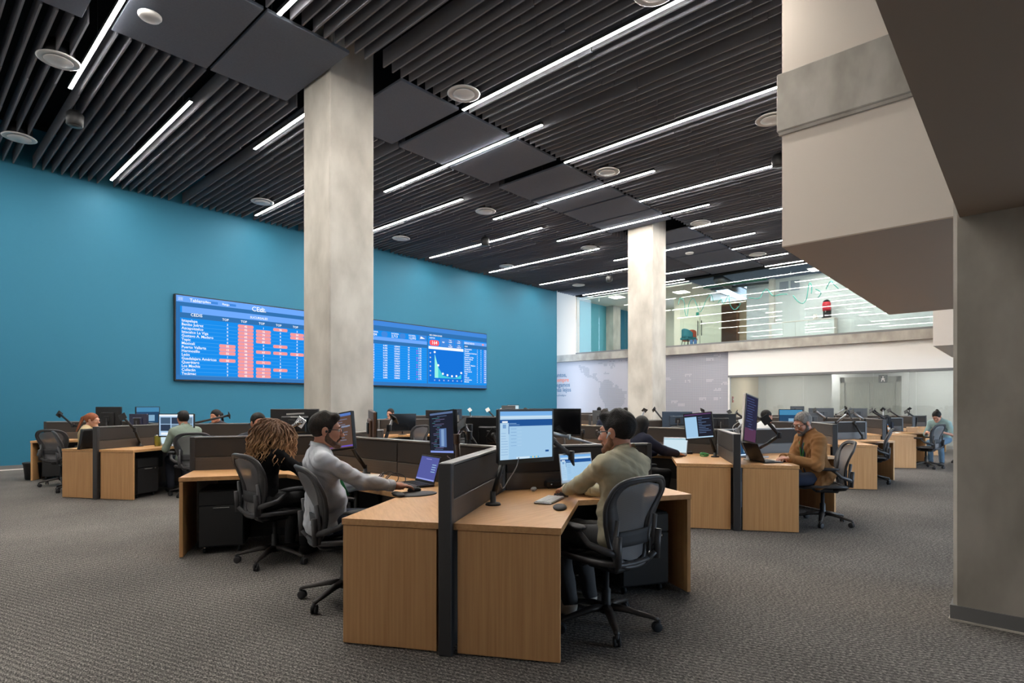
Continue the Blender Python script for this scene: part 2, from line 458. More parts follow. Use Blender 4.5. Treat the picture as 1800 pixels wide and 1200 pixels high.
b.box((22.655, 3.72, 2.28), (0.008, 0.1, 0.02), M_WHITE); b.build('pictogram', o)
b = B(); b.box((23.05, 8.93, 1.62), (0.1, 0.04, 0.24), mat('alarm_red', (200, 70, 55), 0.4), bev=0.01); o = b.build('fire_alarm')
tag(o, 'small red fire alarm point on the tan wall behind glass', 'alarm')
b = B(); b.sphere((23.05, 8.905, 1.62), (0.03, 0.01, 0.03), M_WHITE); b.build('button', o)
# rooms behind the upper glass
MZ = 3.84
b = B(); b.bb(22.9, 26.6, 16.35, 16.5, MZ, 6.5, mat('teal_paint_light', (92, 168, 184), 0.65)); struct(b.build('wall_upper_teal'))
b = B(); b.bb(25.2, 25.9, 15.9, 16.34, MZ, 6.5, M_CONC); o = struct(b.build('concrete_pier')); o.name = 'wall_upper_pier'
b = B(); b.bb(25.5, 25.6, 10.95, 12.7, MZ, 6.5, mat('cream_paint', (226, 222, 206), 0.7)); b.bb(28.0, 28.2, 12.7, 16.5, MZ, 6.5, MATS['cream_paint']); b.bb(26.6, 28.0, 16.3, 16.34, MZ, 6.5, M_TEAL); struct(b.build('wall_upper_back'))
b = B(); b.bb(22.9, 28.0, 10.6, 16.5, 6.5, 6.56, M_WHITE); struct(b.build('ceiling_upper_room'))
b = B(); b.bb(24.6, 24.75, 1.9, 8.95, MZ, 6.55, mat('pale_blue_white', (214, 222, 226), 0.7)); b.bb(24.75, 28.0, 8.9, 8.95, MZ, 6.55, M_GREY); struct(b.build('wall_upper_right'))
b = B(); b.bb(24.4, 24.6, 7.78, 7.98, MZ, 6.55, M_WHITE); struct(b.build('trim_white_pilaster'))
b = B(); b.bb(26.0, 26.1, -7, 2.0, MZ, 6.55, M_WHITE); struct(b.build('wall_upper_end'))
b = B(); b.bb(26.4, 26.5, 8.95, 10.95, MZ, 6.2, M_TAN); struct(b.build('wall_upper_tan'))
M_BROWN = mat('brown_door_wood', (126, 86, 58), 0.5)
t = thing('wooden_door', 'narrow brown wooden door behind the mezzanine glass', 'door', (26.3, 10.45, MZ))
b = B(); b.bb(0, 0.09, -0.52, -0.42, 0, 2.2, M_BROWN); b.bb(0, 0.09, 0.42, 0.52, 0, 2.2, M_BROWN); b.bb(0, 0.09, -0.52, 0.52, 2.12, 2.2, M_BROWN); b.build('door_frame', t)
b = B(); b.box((0.06, 0, 1.06), (0.04, 0.84, 2.12), mat('brown_door_dark', (96, 62, 40), 0.5), bev=0.005); b.build('door_leaf', t)
t = thing('glass_double_door', 'pale double door with two upright black pull handles on the mezzanine', 'door', (25.4, 11.35, MZ))
M_DG = mat('door_glass_cream', (214, 218, 200), 0.25)
for sg in (-1, 1):
    b = B(); b.box((0, sg * 0.5, 1.15), (0.04, 0.98, 2.3), M_DG, bev=0.004); d = b.build('door_leaf', t)
    b = B(); b.tube([(-0.07, sg * 0.09, 0.75), (-0.07, sg * 0.09, 1.45)], 0.016, M_BLACK)
    for z in (0.82, 1.38): b.tube([(-0.02, sg * 0.09, z), (-0.07, sg * 0.09, z)], 0.01, M_BLACK)
    b.build('pull_handle', d)
b = B(); b.box((-0.03, 0.12, 1.75), (0.01, 0.14, 0.2), mat('green_notice', (40, 140, 124), 0.6)); b.build('notice', t)
# ducts in the open ceiling of the mezzanine
M_DUCT = mat('duct_galvanised', (120, 122, 124), 0.4, 0.7)
b = B(); b.tube([(23.2, 9.6, 6.6), (27.5, 9.9, 6.6)], 0.2, M_DUCT, 14); o = b.build('air_duct'); tag(o, 'round galvanised air duct under the dark mezzanine ceiling', 'duct')
b = B(); b.tube([(23.6, 10.4, 6.4), (23.6, 7.8, 6.4)], 0.035, mat('green_pipe_paint', (50, 110, 86), 0.5)); o = b.build('green_pipe'); tag(o, 'thin green pipe crossing the open mezzanine ceiling', 'pipe')
b = B(); b.tube([(24.6, 10.5, 6.5), (24.6, 7.8, 6.45)], 0.05, mat('grey_pipe_paint', (84, 92, 96), 0.5)); o = b.build('grey_pipe'); tag(o, 'grey pipe deeper in the open mezzanine ceiling', 'pipe')
# recessed light panels
M_LP = emat('light_panel', (255, 246, 228), 15.0)
for (x, y), l in zip(((23.3, 14.5), (24.4, 13.2), (24.2, 11.7), (26.0, 14.8)), ('nearest the teal wall', 'deepest in the mezzanine room', 'right of the second column', 'far left of the mezzanine room')):
    t = thing('ceiling_light', 'square white recessed ceiling light ' + l, 'ceiling light', (x, y, 6.5), 0, 'square lights of the mezzanine room')
    b = B(); b.bb(-0.32, 0.32, -0.32, 0.32, -0.02, 0, M_VENT); b.build('frame', t)
    b = B(); b.bb(-0.28, 0.28, -0.28, 0.28, -0.03, -0.02, M_LP); b.build('diffuser', t)
for k, (x, y) in enumerate(((23.8, 6.0), (23.8, 4.0), (23.7, 2.4))):
    t = thing('ceiling_light', ('square light above the white cabinet', 'square light between cabinet and lift screen', 'square light at the right end of the mezzanine')[k], 'ceiling light', (x, y, 6.56), 0, 'square lights of the mezzanine corridor')
    b = B(); b.bb(-0.32, 0.32, -0.32, 0.32, -0.02, 0, M_VENT); b.build('frame', t)
    b = B(); b.bb(-0.28, 0.28, -0.28, 0.28, -0.03, -0.02, M_LP); b.build('diffuser', t)
for k, (x, y) in enumerate(((24.4, 7.6), (23.5, 5.9), (23.4, 2.4), (23.4, 0.2))):
    t = thing('ceiling_light', ('ground floor ceiling light by the tan wall', 'ground floor ceiling light left of the lift', 'ground floor ceiling light by the restroom sign', 'ground floor ceiling light at the far right')[k], 'ceiling light', (x, y, 2.9), 0, 'square lights behind the ground floor glass')
    b = B(); b.bb(-0.3, 0.3, -0.3, 0.3, -0.02, 0, M_VENT); b.build('frame', t)
    b = B(); b.bb(-0.26, 0.26, -0.26, 0.26, -0.03, -0.02, emat('light_panel_low', (250, 250, 252), 62.0)); b.build('diffuser', t)
# white cabinet, jug, dispenser
t = thing('low_cabinet', 'long low white cabinet behind the mezzanine glass', 'cabinet', (24.25, 6.45, MZ))
b = B(); b.bb(-0.22, 0.25, -0.95, 1.3, 0.05, 0.82, M_WHITE); b.bb(-0.18, 0.25, -0.95, 1.3, 0, 0.05, M_BASE); b.build('body', t)
b = B(); b.bb(-0.25, 0.25, -0.97, 1.32, 0.82, 0.85, M_WHITE); b.build('top', t)
for k in range(5):
    b = B(); b.box((-0.23, -0.95 + 0.45 * (k + .5), 0.44), (0.02, 0.44, 0.74), mat('cabinet_door', (226, 234, 236), 0.4), bev=0.003); b.build('door', t)
t = thing('drink_dispenser', 'tall red and black drink dispenser on the white cabinet', 'dispenser', (24.2, 5.8, MZ + 0.85))
M_RED = mat('dispenser_red', (214, 48, 66), 0.3)
b = B(); b.bb(-0.14, 0.14, -0.14, 0.14, 0, 0.05, M_BLACK, 0.01); b.bb(0.02, 0.14, -0.13, 0.13, 0.05, 0.5, M_BLACK); b.build('stand', t)
b = B(); b.lathe([(0.13, 0.3), (0.15, 0.36), (0.15, 0.58), (0.12, 0.63)], M_RED); b.build('tank', t)
b = B(); b.lathe([(0.12, 0.63), (0.13, 0.66), (0.05, 0.72), (0.02, 0.73)], M_BLACK); b.build('lid', t)
b = B(); b.tube([(-0.1, 0, 0.3), (-0.16, 0, 0.27), (-0.17, 0, 0.22)], 0.02, M_CHROME); b.build('tap', t)
t = thing('white_jug', 'small white jug left of the red dispenser', 'jug', (24.2, 6.2, MZ + 0.85))
b = B(); b.lathe([(0.06, 0), (0.075, 0.05), (0.06, 0.17), (0.065, 0.2)], M_WHITE); b.build('body', t)
b = B(); b.tube([(0, -0.06, 0.16), (0, -0.11, 0.13), (0, -0.1, 0.06), (0, -0.065, 0.04)], 0.01, M_WHITE); b.build('handle', t)
# frame of small photos on the upper wall
b = B()
for k in range(2): b.box((24.585, 7.45 - 0.42 * k, 6.2), (0.02, 0.34, 0.4), mat('notice_grey', (150, 160, 176), 0.6))
o = b.build('wall_notice_board'); tag(o, 'two grey notice frames on the pale mezzanine wall', 'notice board')
# teal armchairs glimpsed upstairs
M_TCH = mat('teal_seat', (40, 120, 132), 0.6)
for k, (x, y, c, l) in enumerate(((23.5, 12.62, M_TCH, 'teal tub chair left of the second column on the mezzanine'), (23.4, 11.0, M_TCH, 'teal chair right of the second column on the mezzanine'), (23.9, 11.15, mat('orange_seat', (190, 84, 52), 0.6), 'orange tub chair beside the second column on the mezzanine'))):
    t = thing('lounge_chair', l, 'chair', (x, y, MZ), 1.2 * k, 'mezzanine lounge chairs')
    b = B(); b.box((0, 0, 0.42), (0.5, 0.5, 0.1), c, bev=0.03); b.build('seat', t)
    b = B(); b.grid(lambda u, v: (0.27 * math.cos(PI * (u * 1.1 - 0.05)), 0.02 + 0.25 * math.sin(PI * (u * 1.1 - 0.05)), 0.46 + v * (0.18 + 0.2 * math.sin(PI * u))), 12, 4, c, 0.03); b.build('backrest', t)
    for sx in (-1, 1):
        for sy in (-1, 1):
            b = B(); b.tube([(sx * 0.16, sy * 0.16, 0.38), (sx * 0.22, sy * 0.22, 0)], 0.012, M_BLACK); b.build('leg', t)
b = B()
for k in range(2): b.box((22.9, 10.62 - 0.17 * k, MZ + 0.2), (0.05, 0.12, 0.2), mat('socket_blue', (84, 120, 170), 0.5), bev=0.004)
o = b.build('floor_box'); tag(o, 'pair of small blue sockets standing at the mezzanine glass', 'socket box')
# green wave film on the glass
def wave(name, label, pts, r=0.017):
    P = []
    for a, b_ in zip(pts[:-1], pts[1:]): pass
    V = [at(px, py, 1.0) for px, py in pts]
    out = []
    for (px, py) in pts:
        rr = (px - 900.0) / F_PX; D = 22.52 / (AX + rr * AY); out.append(at(px, py, D))
    # smooth through the points
    Q = []
    n = len(out)
    for i in range(n - 1):
        p0, p1, p2, p3 = out[max(i - 1, 0)], out[i], out[i + 1], out[min(i + 2, n - 1)]
        for k in range(6):
            t = k / 6.0
            Q.append(0.5 * ((2 * p1) + (p2 - p0) * t + (2 * p0 - 5 * p1 + 4 * p2 - p3) * t * t + (3 * p1 - p0 - 3 * p2 + p3) * t ** 3))
    Q.append(out[-1])
    b = B(); b.tube(Q, r, mat('green_film', (72, 158, 146), 0.7), 6, flat=(1, 0.12), up=(0, 1, 0.2)); o = b.build(name)
    return tag(o, label, 'window decal', 'green wave line on the mezzanine glass')
wave('wave_decal', 'dense loops of green wave line on the glass right of the second column', [(1192, 536), (1196, 524), (1203, 532), (1204, 548), (1208, 555), (1211, 534), (1218, 524), (1224, 534), (1230, 548), (1236, 540), (1242, 526), (1250, 518), (1254, 530)], 0.014)
wave('wave_decal', 'hooked green wave line on the dark part of the glass', [(1262, 532), (1268, 526), (1272, 534), (1281, 518), (1282, 530), (1286, 540), (1292, 544), (1299, 538), (1302, 532)], 0.014)
wave('wave_decal', 'flat green wave line rising to one small peak on the glass', [(1316, 523), (1334, 524), (1342, 512), (1348, 508), (1355, 516), (1360, 520), (1374, 517), (1384, 517)])
wave('wave_decal', 'large green wave loop on the glass left of the hanging volume', [(1394, 519), (1402, 529), (1411, 533), (1418, 524), (1421, 504), (1424, 497), (1427, 505), (1426, 516)])
wave('wave_decal', 'last green wave peak beside the hanging volume', [(1433, 508), (1440, 511), (1443, 516), (1438, 523)])
wave('wave_decal', 'small sharp green peak at the edge of the hanging volume', [(1452, 508), (1460, 494), (1466, 500), (1474, 507)])

# ---- map and lettering on the far wall
def text_mesh(s, size, m, b, origin, ux, uz, align='LEFT', extr=0.0, bold=0.0, squeeze=1.0):
    cu = bpy.data.curves.new('t', 'FONT'); cu.body = s; cu.size = size; cu.align_x = align; cu.extrude = extr; cu.offset = bold; cu.resolution_u = 2
    ob = bpy.data.objects.new('t', cu); COL.objects.link(ob)
    bpy.context.view_layer.update()
    me = bpy.data.meshes.new_from_object(ob.evaluated_get(bpy.context.evaluated_depsgraph_get()))
    ux, uz = Vector(ux), Vector(uz); n = ux.cross(uz)
    vs = [Vector(origin) + ux * v.co.x * squeeze + uz * v.co.y + n * v.co.z for v in me.vertices]
    b.raw(vs, [tuple(p.vertices) for p in me.polygons], m)
    bpy.data.objects.remove(ob); bpy.data.curves.remove(cu); bpy.data.meshes.remove(me)
M_TXT = mat('lettering_slate', (74, 110, 138), 0.6); M_TXO = mat('lettering_orange', (232, 128, 98), 0.6)
t = thing('wall_lettering', 'slate and orange slogan lettering at the left of the map wall', 'lettering', (FAR_X - 0.004, 17.76, 0))
uy = (0, -1, 0)
for i, (s, m) in enumerate((('Juntos,', M_TXT), ('siempre', M_TXO), ('llegamos', M_TXT), ('más lejos', M_TXT))):
    b = B(); text_mesh(s, 0.29, m, b, (0, 0, 2.79 - 0.245 * i), uy, (0, 0, 1), extr=0.002, bold=0.004, squeeze=0.95); b.build('word_line', t)
b = B(); text_mesh('#SoyEstafigro', 0.13, M_TXT, b, (0, 0, 1.83), uy, (0, 0, 1), extr=0.002); b.build('small_print', t)
# dotted map: y runs to the right along -Y
sa = [(995, 640), (1000, 641), (1010, 638)]
def inside(p, poly):
    x, y = p; r = False; n = len(poly)
    for i in range(n):
        x1, y1 = poly[i]; x2, y2 = poly[(i + 1) % n]
        if (y1 > y) != (y2 > y) and x < (x2 - x1) * (y - y1) / (y2 - y1) + x1: r = not r
    return r
def wpt(px, py):
    rr = (px - 900.0) / F_PX; D = FAR_X / (AX + rr * AY); p = at(px, py, D); return (p.y, p.z)
# outline pixels read from the crop of the wall
crop = lambda L: [wpt(970 + x / 9.23, 600 + y / 9.23) for x, y in L]
mexico = crop([(435, 392), (478, 392), (520, 402), (575, 420), (605, 450), (612, 530), (650, 565), (680, 510), (745, 515), (700, 580), (750, 600), (745, 640), (800, 650), (800, 670), (750, 660), (690, 610), (640, 575), (590, 580), (540, 560), (515, 500), (490, 430), (500, 515), (470, 490), (440, 420)])
south = crop([(850, 620), (930, 625), (985, 650), (1010, 700), (960, 730), (1020, 740), (1040, 700), (1085, 730), (1080, 770), (1140, 770), (1150, 800), (1215, 800), (1215, 850), (1180, 850), (1190, 940), (1170, 1010), (1130, 1040), (1090, 1200), (940, 1300), (880, 1200), (850, 1000), (810, 940), (770, 860), (760, 790), (785, 740), (790, 680)])
M_DOT = mat('map_dot_grey', (148, 149, 158), 0.6)
b = B(); step = 0.062
rng = random.Random(3)
clump = {}
def blot(i, j):
    k = (i // 5, j // 2)
    if k not in clump: clump[k] = rng.random()
    return clump[k]
ny = int((18.0 - YG) / step); nz = int(2.5 / step)
for i in range(ny):
    y = YG + 0.04 + i * step
    for j in range(nz):
        z = 1.0 + j * step
        p = (y, z); on = inside(p, mexico) or inside(p, south)
        if not on and y < 12.75 and z < 3.44: on = not (blot(i, j) > 0.93 and rng.random() < 0.8)
        if not on and 12.7 < y < 15.6 and z > 2.55 and z < 3.4 and blot(i, j) > 0.84 and rng.random() < 0.6: on = True
        if not on and y < 14.6 and z >= 3.36: on = rng.random() < 0.6
        if on:
            r = step * 0.37
            b.raw([(0, y - r, z - r), (0, y + r, z - r), (0, y + r, z + r), (0, y - r, z + r)], [(0, 3, 2, 1)], M_DOT)
o = b.build('dotted_map'); o.location = (FAR_X - 0.003, 0, 0)
tag(o, 'grey dotted map of the americas printed across the far white wall', 'wall graphic', kind='stuff')

# ---- ceiling: baffles, flat panels, led lines, vents
BY0, BY1 = 7.5, 9.48
def fin(y0, y1, seed):
    r = random.Random(seed); b = B(); cuts = [y0]
    y = y0 + r.uniform(1.2, 2.4)
    while y < y1 - 0.6: cuts.append(y); y += 2.4
    cuts.append(y1)
    for a, c in zip(cuts[:-1], cuts[1:]):
        dz = r.uniform(-0.012, 0.012)
        b.bb(-0.012, 0.012, a + 0.006, c - 0.006, CEIL + dz, CEIL + 0.27 + dz, M_FIN)
    return b
protoA = [fin(BY1 + 0.06, WALL_Y - 0.02, k).build('ceiling_baffle') for k in range(4)]
protoB = [fin(-1.5, BY0 - 0.06, 10 + k).build('ceiling_baffle') for k in range(4)]
LXA = [3.54, 6.87, 9.83, 13.0, 16.0, 19.1, 22.3, 2.06, 5.07, 8.22, 11.5, 14.4, 17.72, 20.87]
for side, P, l, g in ((0, protoA, 'charcoal felt ceiling baffle between the flat panels and the teal wall', 'ceiling baffles on the teal wall side'),
                      (1, protoB, 'charcoal felt ceiling baffle on the near side of the flat panels', 'ceiling baffles on the window side')):
    for k in range(131):
        x = 0.55 + k * 0.1665
        if x > 22.4: break
        if any(abs(x - lx) < 0.084 for lx in LXA): continue
        o = P[k % 4] if k < 4 else P[k % 4].copy()
        if k >= 4: COL.objects.link(o)
        o.location = (x, 0, 0)
        tag(o, l, 'ceiling baffle', g)
plates = [(-0.75, 0.5), (0.55, 1.8), (2.13, 3.375), (3.425, 4.66), (5.6, 6.85), (7.0, 8.28), (8.38, 9.65), (9.95, 11.1), (11.2, 12.38), (12.48, 13.7), (13.78, 14.9), (15.95, 17.1), (17.2, 18.9), (19.0, 20.6), (20.7, 22.3)]
for i, (a, c) in enumerate(plates):
    for u in (0,):
        b = B(); b.bb(a, c, BY0, BY1, CEIL - 0.0, CEIL + 0.05, M_PANEL, 0.006); o = b.build('acoustic_panel')
        tag(o, 'flat grey acoustic ceiling panel, ' + ('first second third fourth fifth sixth seventh eighth ninth tenth eleventh twelfth thirteenth fourteenth fifteenth'.split()[i]) + ' from the near end of the panel strip', 'ceiling panel', 'flat acoustic panels of the ceiling strip')
        b = B()
        for hx in (a + 0.15, c - 0.15):
            for hy in (BY0 + 0.2, BY1 - 0.2): b.tube([(hx, hy, CEIL + 0.04), (hx, hy, VOID)], 0.004, M_BLACK, 5)
        b.build('hangers', o)
def led(x, y0, y1, label):
    t = thing('linear_light', label, 'ceiling light', (x, (y0 + y1) / 2, CEIL - 0.022), 0, 'linear led lights under the baffles')
    h = (y1 - y0) / 2
    b = B(); b.bb(-0.028, 0.028, -h, h, 0.0, 0.06, M_BLACK); b.build('housing', t)
    b = B()
    for q in (-0.85, -0.28, 0.28, 0.85): b.tube([(0, h * q, 0.05), (0, h * q, VOID - CEIL + 0.005)], 0.003, M_BLACK, 5)
    b.build('suspension_wires', t)
    b = B(); b.bb(-0.024, 0.024, -h + 0.003, h - 0.003, -0.005, 0.0, M_LED); b.build('diffuser', t)
    return t
ordn = ['first', 'second', 'third', 'fourth', 'fifth', 'sixth', 'seventh', 'eighth']
for k, x in enumerate((3.54, 6.87, 9.83, 13.0, 16.0, 19.1, 22.3)):
    led(x, 10.65, 15.75, ordn[k] + ' white light line from the left ending at the teal wall')
    led(x, 2.4, 7.42, ordn[k] + ' white light line from the left on the near side of the panels')
for k, x in enumerate((2.06, 5.07, 8.22, 11.5, 14.4, 17.72, 20.87)):
    led(x, 9.5 if k == 1 else (6.2 if k > 2 else 6.72), 11.15 if k > 2 else 11.68, ordn[k] + ' white light line crossing under the flat panel strip')
led(0.5, 2.4, 7.42, 'white light line above the camera at the near end'); led(0.5, 10.65, 15.75, 'white light line at the near left corner of the teal wall')
def vent(x, y, label):
    t = thing('round_vent', label, 'ceiling vent', (x, y, CEIL - 0.05), 0, 'round white ceiling vents')
    b = B(); b.lathe([(0.16, 0.02), (0.25, 0.0), (0.275, 0.012), (0.25, 0.03), (0.16, 0.05)], M_VENT, 28); b.build('rim', t)
    b = B(); b.lathe([(0.155, 0.25), (0.16, 0.03), (0.2, 0.04), (0.2, 0.25)], M_BLACK, 20); b.build('neck', t)
    b = B(); b.lathe([(0.01, -0.012), (0.17, -0.01), (0.185, 0.002), (0.01, 0.005)], M_VENT, 28); b.build('disc', t)
names = {0: 'nearest to the camera side', 1: 'second row', 2: 'middle row', 3: 'fourth row', 4: 'farthest row'}
rown = {14.53: 'by the teal wall', 10.82: 'beyond the panel strip', 7.0: 'at the edge of the panel strip', 3.5: 'over the right aisle'}
for i, x in enumerate((1.77, 6.5, 10.84, 15.66, 20.25)):
    for y in (14.53, 10.82, 7.0, 3.5):
        if i == 1 and y == 10.82: continue
        vent(x, y, 'round white ceiling vent ' + rown[y] + ', ' + names[i])
for (x, y, l) in ((2.38, 8.67, 'small round white detector on the flat panel above the left column'), (18.46, 8.63, 'small round white detector on the farthest flat panels')):
    t = thing('smoke_detector', l, 'detector', (x, y, CEIL)); b = B(); b.lathe([(0.03, -0.09), (0.12, -0.085), (0.14, -0.06), (0.14, -0.04), (0.05, -0.03)], M_VENT); b.build('body', t)
    b = B(); b.tube([(0, 0, -0.03), (0, 0, 0.0)], 0.02, M_BLACK); b.build('stem', t)
for (x, y, l) in ((2.27, 12.5, 'black hanging speaker near the left end of the teal wall'), (12.5, 12.5, 'black hanging speaker beside a light line at the middle of the teal wall'), (12.45, 3.88, 'black hanging speaker beside the hanging white volume'), (19.5, 12.5, 'black hanging speaker left of the second column')):
    t = thing('ceiling_speaker', l, 'speaker', (x, y, CEIL)); b = B(); b.lathe([(0.1, -0.3), (0.125, -0.28), (0.135, -0.1), (0.09, -0.04)], M_BLACK); b.build('body', t)
    b = B(); b.lathe([(0.01, -0.305), (0.1, -0.3), (0.01, -0.29)], M_DKMET); b.build('grille', t)
    b = B(); b.tube([(0, 0, -0.05), (0, 0, 0.3)], 0.012, M_BLACK); b.build('stem', t)

# ---- the big wall screen
SX0, SX1, SZ0, SZ1 = 5.03, 16.27, 2.06, 4.22
SW, SH = SX1 - SX0, SZ1 - SZ0
t = thing('video_wall', 'long blue data screen with red cells on the teal wall', 'screen', (SX0, WALL_Y, SZ0))
E = lambda n, c, s=1.0: emat('scr_' + n, c, s)
b = B(); b.bb(-0.03, SW + 0.03, -0.11, 0.0, -0.04, SH + 0.03, M_BLACK, 0.01); b.build('frame', t)
b = B(); b.bb(0, SW, -0.12, -0.111, 0, SH, E('blue', (28, 144, 240))); b.build('display_panel', t)
rect = B(); redb = B(); txt = B(); chart = B()
def R_(q, x0, x1, z0, z1, m, lift=0.001):
    """x, z in fractions of the screen, z measured from its top"""
    y = -0.12 - lift
    q.raw([(x0 * SW, y, SH * (1 - z1)), (x1 * SW, y, SH * (1 - z1)), (x1 * SW, y, SH * (1 - z0)), (x0 * SW, y, SH * (1 - z0))], [(0, 1, 2, 3)], m)
def pill(q, cx, cz, w, h, m, lift=0.002):
    W, H = w * SW / 2, h * SH / 2; r = min(W, H) * 0.8; v = []
    for sx, sz, a0 in ((1, 1, 0), (-1, 1, 90), (-1, -1, 180), (1, -1, 270)):
        for k in range(4):
            a = math.radians(a0 + 30 * k); v.append((cx * SW + sx * (W - r) + r * math.cos(a), -0.12 - lift, SH * (1 - cz) + sz * (H - r) + r * math.sin(a)))
    q.raw(v, [tuple(range(len(v)))], m)
def T_(s, x, z, size, m=None, al='LEFT'):
    text_mesh(s, size * SH, m or E('white', (250, 252, 255), 1.1), txt, (x * SW, -0.1235, SH * (1 - z)), (1, 0, 0), (0, 0, 1), al, bold=0.0012)
dk, lt, md, ln = E('dark', (52, 116, 180)), E('light', (112, 172, 255)), E('mid', (70, 140, 225)), E('line', (90, 178, 246))
R_(rect, 0, 0.5, 0, 0.075, lt); R_(rect, 0.5, 1, 0, 0.075, md); R_(rect, 0, 0.5, 0.075, 0.125, dk); R_(rect, 0.012, 0.5, 0.125, 0.2, lt); R_(rect, 0, 0.5, 0.2, 0.262, dk)
R_(rect, 0, 1, 0.945, 1, E('foot', (58, 122, 190))); R_(rect, 0, 0.008, 0.1, 1, dk)
R_(rect, 0.004, 0.014, 0.02, 0.06, E('white', (250, 252, 255), 1.1))
T_('Tablero', 0.028, 0.062, 0.055); T_('Base', 0.062, 0.055, 0.035); T_('Rango', 0.1, 0.055, 0.035); T_('CEdi', 0.17, 0.085, 0.085)
T_('Tabla de', 0.189, 0.055, 0.022); T_('ALERTAS', 0.189, 0.085, 0.022)
R_(rect, 0.07, 0.09, 0.028, 0.058, md, 0.002); R_(rect, 0.113, 0.132, 0.028, 0.058, md, 0.002)
T_('CEDIS', 0.03, 0.235, 0.05); T_('SUCURSALES', 0.166, 0.182, 0.04)
cities = ['Iztapalapa', 'Benito Juárez', 'Azcapotzalco', 'Iztacalco La Viga', 'Gustavo A. Madero', 'Tepic', 'Mexicali', 'Puerto Vallarta', 'Hermosillo', 'León', 'Guadalajara Américas', 'Querétaro', 'Los Mochis', 'Culiacán', 'Tecámac']
rz = lambda i: 0.285 + i * 0.0452
cx = [0.105, 0.145, 0.185, 0.226, 0.27, 0.317, 0.365]
reds = {0: (6, 7, 8, 10), 1: tuple(range(15)), 2: (1, 2, 3, 4, 7, 10, 12, 13, 14), 3: (0, 5, 7, 12), 4: (1, 2, 7), 5: (1, 14), 6: (0, 1, 5, 6, 7, 9, 10, 11, 12)}
rg = random.Random(5)
cxx = [0.112, 0.1555, 0.1995, 0.2435, 0.289, 0.336, 0.385]
for c in range(7): T_('TOP', cxx[c] - 0.012, 0.25, 0.04)
for i in range(15):
    z = rz(i) + 0.012
    T_(cities[i], 0.011, z + 0.012, 0.045)
    R_(rect, 0.011, 0.5, z + 0.0205, z + 0.0235, ln, 0.0015)
    for c in range(7):
        if i in reds[c]: pill(redb, cxx[c], z, 0.038, 0.041, E('red', (250, 158, 160)))
        T_(str(rg.choice((0, 0, 1, 2, 3)) if i not in reds[c] and c < 6 else rg.randint(10, 99)), cxx[c], z + 0.013, 0.036, al='CENTER')
    pill(redb, 0.43, z, 0.038, 0.041, E('red', (250, 158, 160)))
    # right hand table
    R_(rect, 0.5, 0.728, 0.36 + i * 0.0385, 0.362 + i * 0.0385, ln, 0.0015)
R_(rect, 0.5, 1, 0.075, 0.15, dk); R_(rect, 0.5, 0.728, 0.245, 0.3, lt); R_(rect, 0.5, 0.728, 0.3, 0.355, dk)
for x, s in ((0.515, '1,204'), (0.59, '2,713'), (0.655, '12,093')):
    T_('SUCURSAL', x, 0.185, 0.03); T_(s, x, 0.235, 0.055)
for x in (0.565, 0.632): pill(rect, x, 0.2, 0.022, 0.085, md); R_(rect, 0.695, 0.724, 0.15, 0.24, md)
chart.raw([((0.7) * SW, -0.123, SH * 0.79), (0.703 * SW, -0.123, SH * 0.83), (0.72 * SW, -0.123, SH * 0.795)], [(0, 1, 2)], E('white', (250, 252, 255), 1.1))
for i in range(14):
    z = 0.378 + i * 0.0385
    for x, s in ((0.515, '11:%02d' % rg.randint(10, 59)), (0.56, '%.2f%%' % rg.uniform(1, 9)), (0.6, '12%03d/%d' % (rg.randint(1, 999), rg.randint(1, 9))), (0.652, str(rg.randint(1, 99))), (0.693, '%.1f%%' % rg.uniform(1, 9))):
        T_(s, x, z + 0.01, 0.034)
    R_(chart, 0.686, 0.689, z - 0.008, z + 0.01, E('magenta', (222, 84, 214)) if i % 3 else E('cyan', (60, 214, 220)), 0.003)
R_(rect, 0.728, 0.732, 0.09, 0.945, dk, 0.002)
T_('RED OPERACIONES', 0.738, 0.14, 0.032); T_('ALERTAS', 0.738, 0.185, 0.03)
pill(redb, 0.759, 0.255, 0.04, 0.095, E('hotred', (255, 92, 104))); T_('164', 0.759, 0.28, 0.085, al='CENTER')
R_(rect, 0.784, 0.81, 0.16, 0.305, md); T_('980', 0.797, 0.24, 0.035, al='CENTER')
for x, z, s in ((0.827, 0.165, '1,620'), (0.866, 0.165, '3,427'), (0.827, 0.245, '14,208'), (0.866, 0.245, '15,814')):
    R_(rect, x - 0.018, x + 0.018, z, z + 0.07, md, 0.002); T_('Total', x, z + 0.025, 0.025, al='CENTER'); T_(s, x, z + 0.062, 0.035, al='CENTER')
R_(rect, 0.735, 0.887, 0.315, 0.36, E('white', (250, 252, 255), 1.1)); R_(rect, 0.735, 0.887, 0.365, 0.92, E('deep', (24, 118, 222)))
pts = [(0.76, 0.44), (0.775, 0.66), (0.795, 0.8), (0.815, 0.82), (0.835, 0.835), (0.855, 0.83), (0.877, 0.77)]
C = [(x * SW, -0.124, SH * (1 - z)) for x, z in pts] + [(pts[-1][0] * SW, -0.124, SH * 0.155), (pts[0][0] * SW, -0.124, SH * 0.155)]
for i in range(6):
    z0 = SH * 0.155
    chart.raw([C[i], C[i + 1], (C[i + 1][0], -0.124, z0), (C[i][0], -0.124, z0)], [(3, 2, 1, 0)], E('mint', (150, 244, 232) if i < 1 else (90, 226, 226)) if i < 1 else E('aqua', (70, 206, 224)))
for x, z in pts: pill(chart, x, z - 0.03, 0.008, 0.035, E('white', (250, 252, 255), 1.1), 0.005)
for i in range(7): T_('1%d' % (i + 1), 0.757 + 0.0197 * i, 0.895, 0.03); 
for i in range(6): T_('%d0' % (6 - i), 0.739, 0.44 + i * 0.075, 0.03)
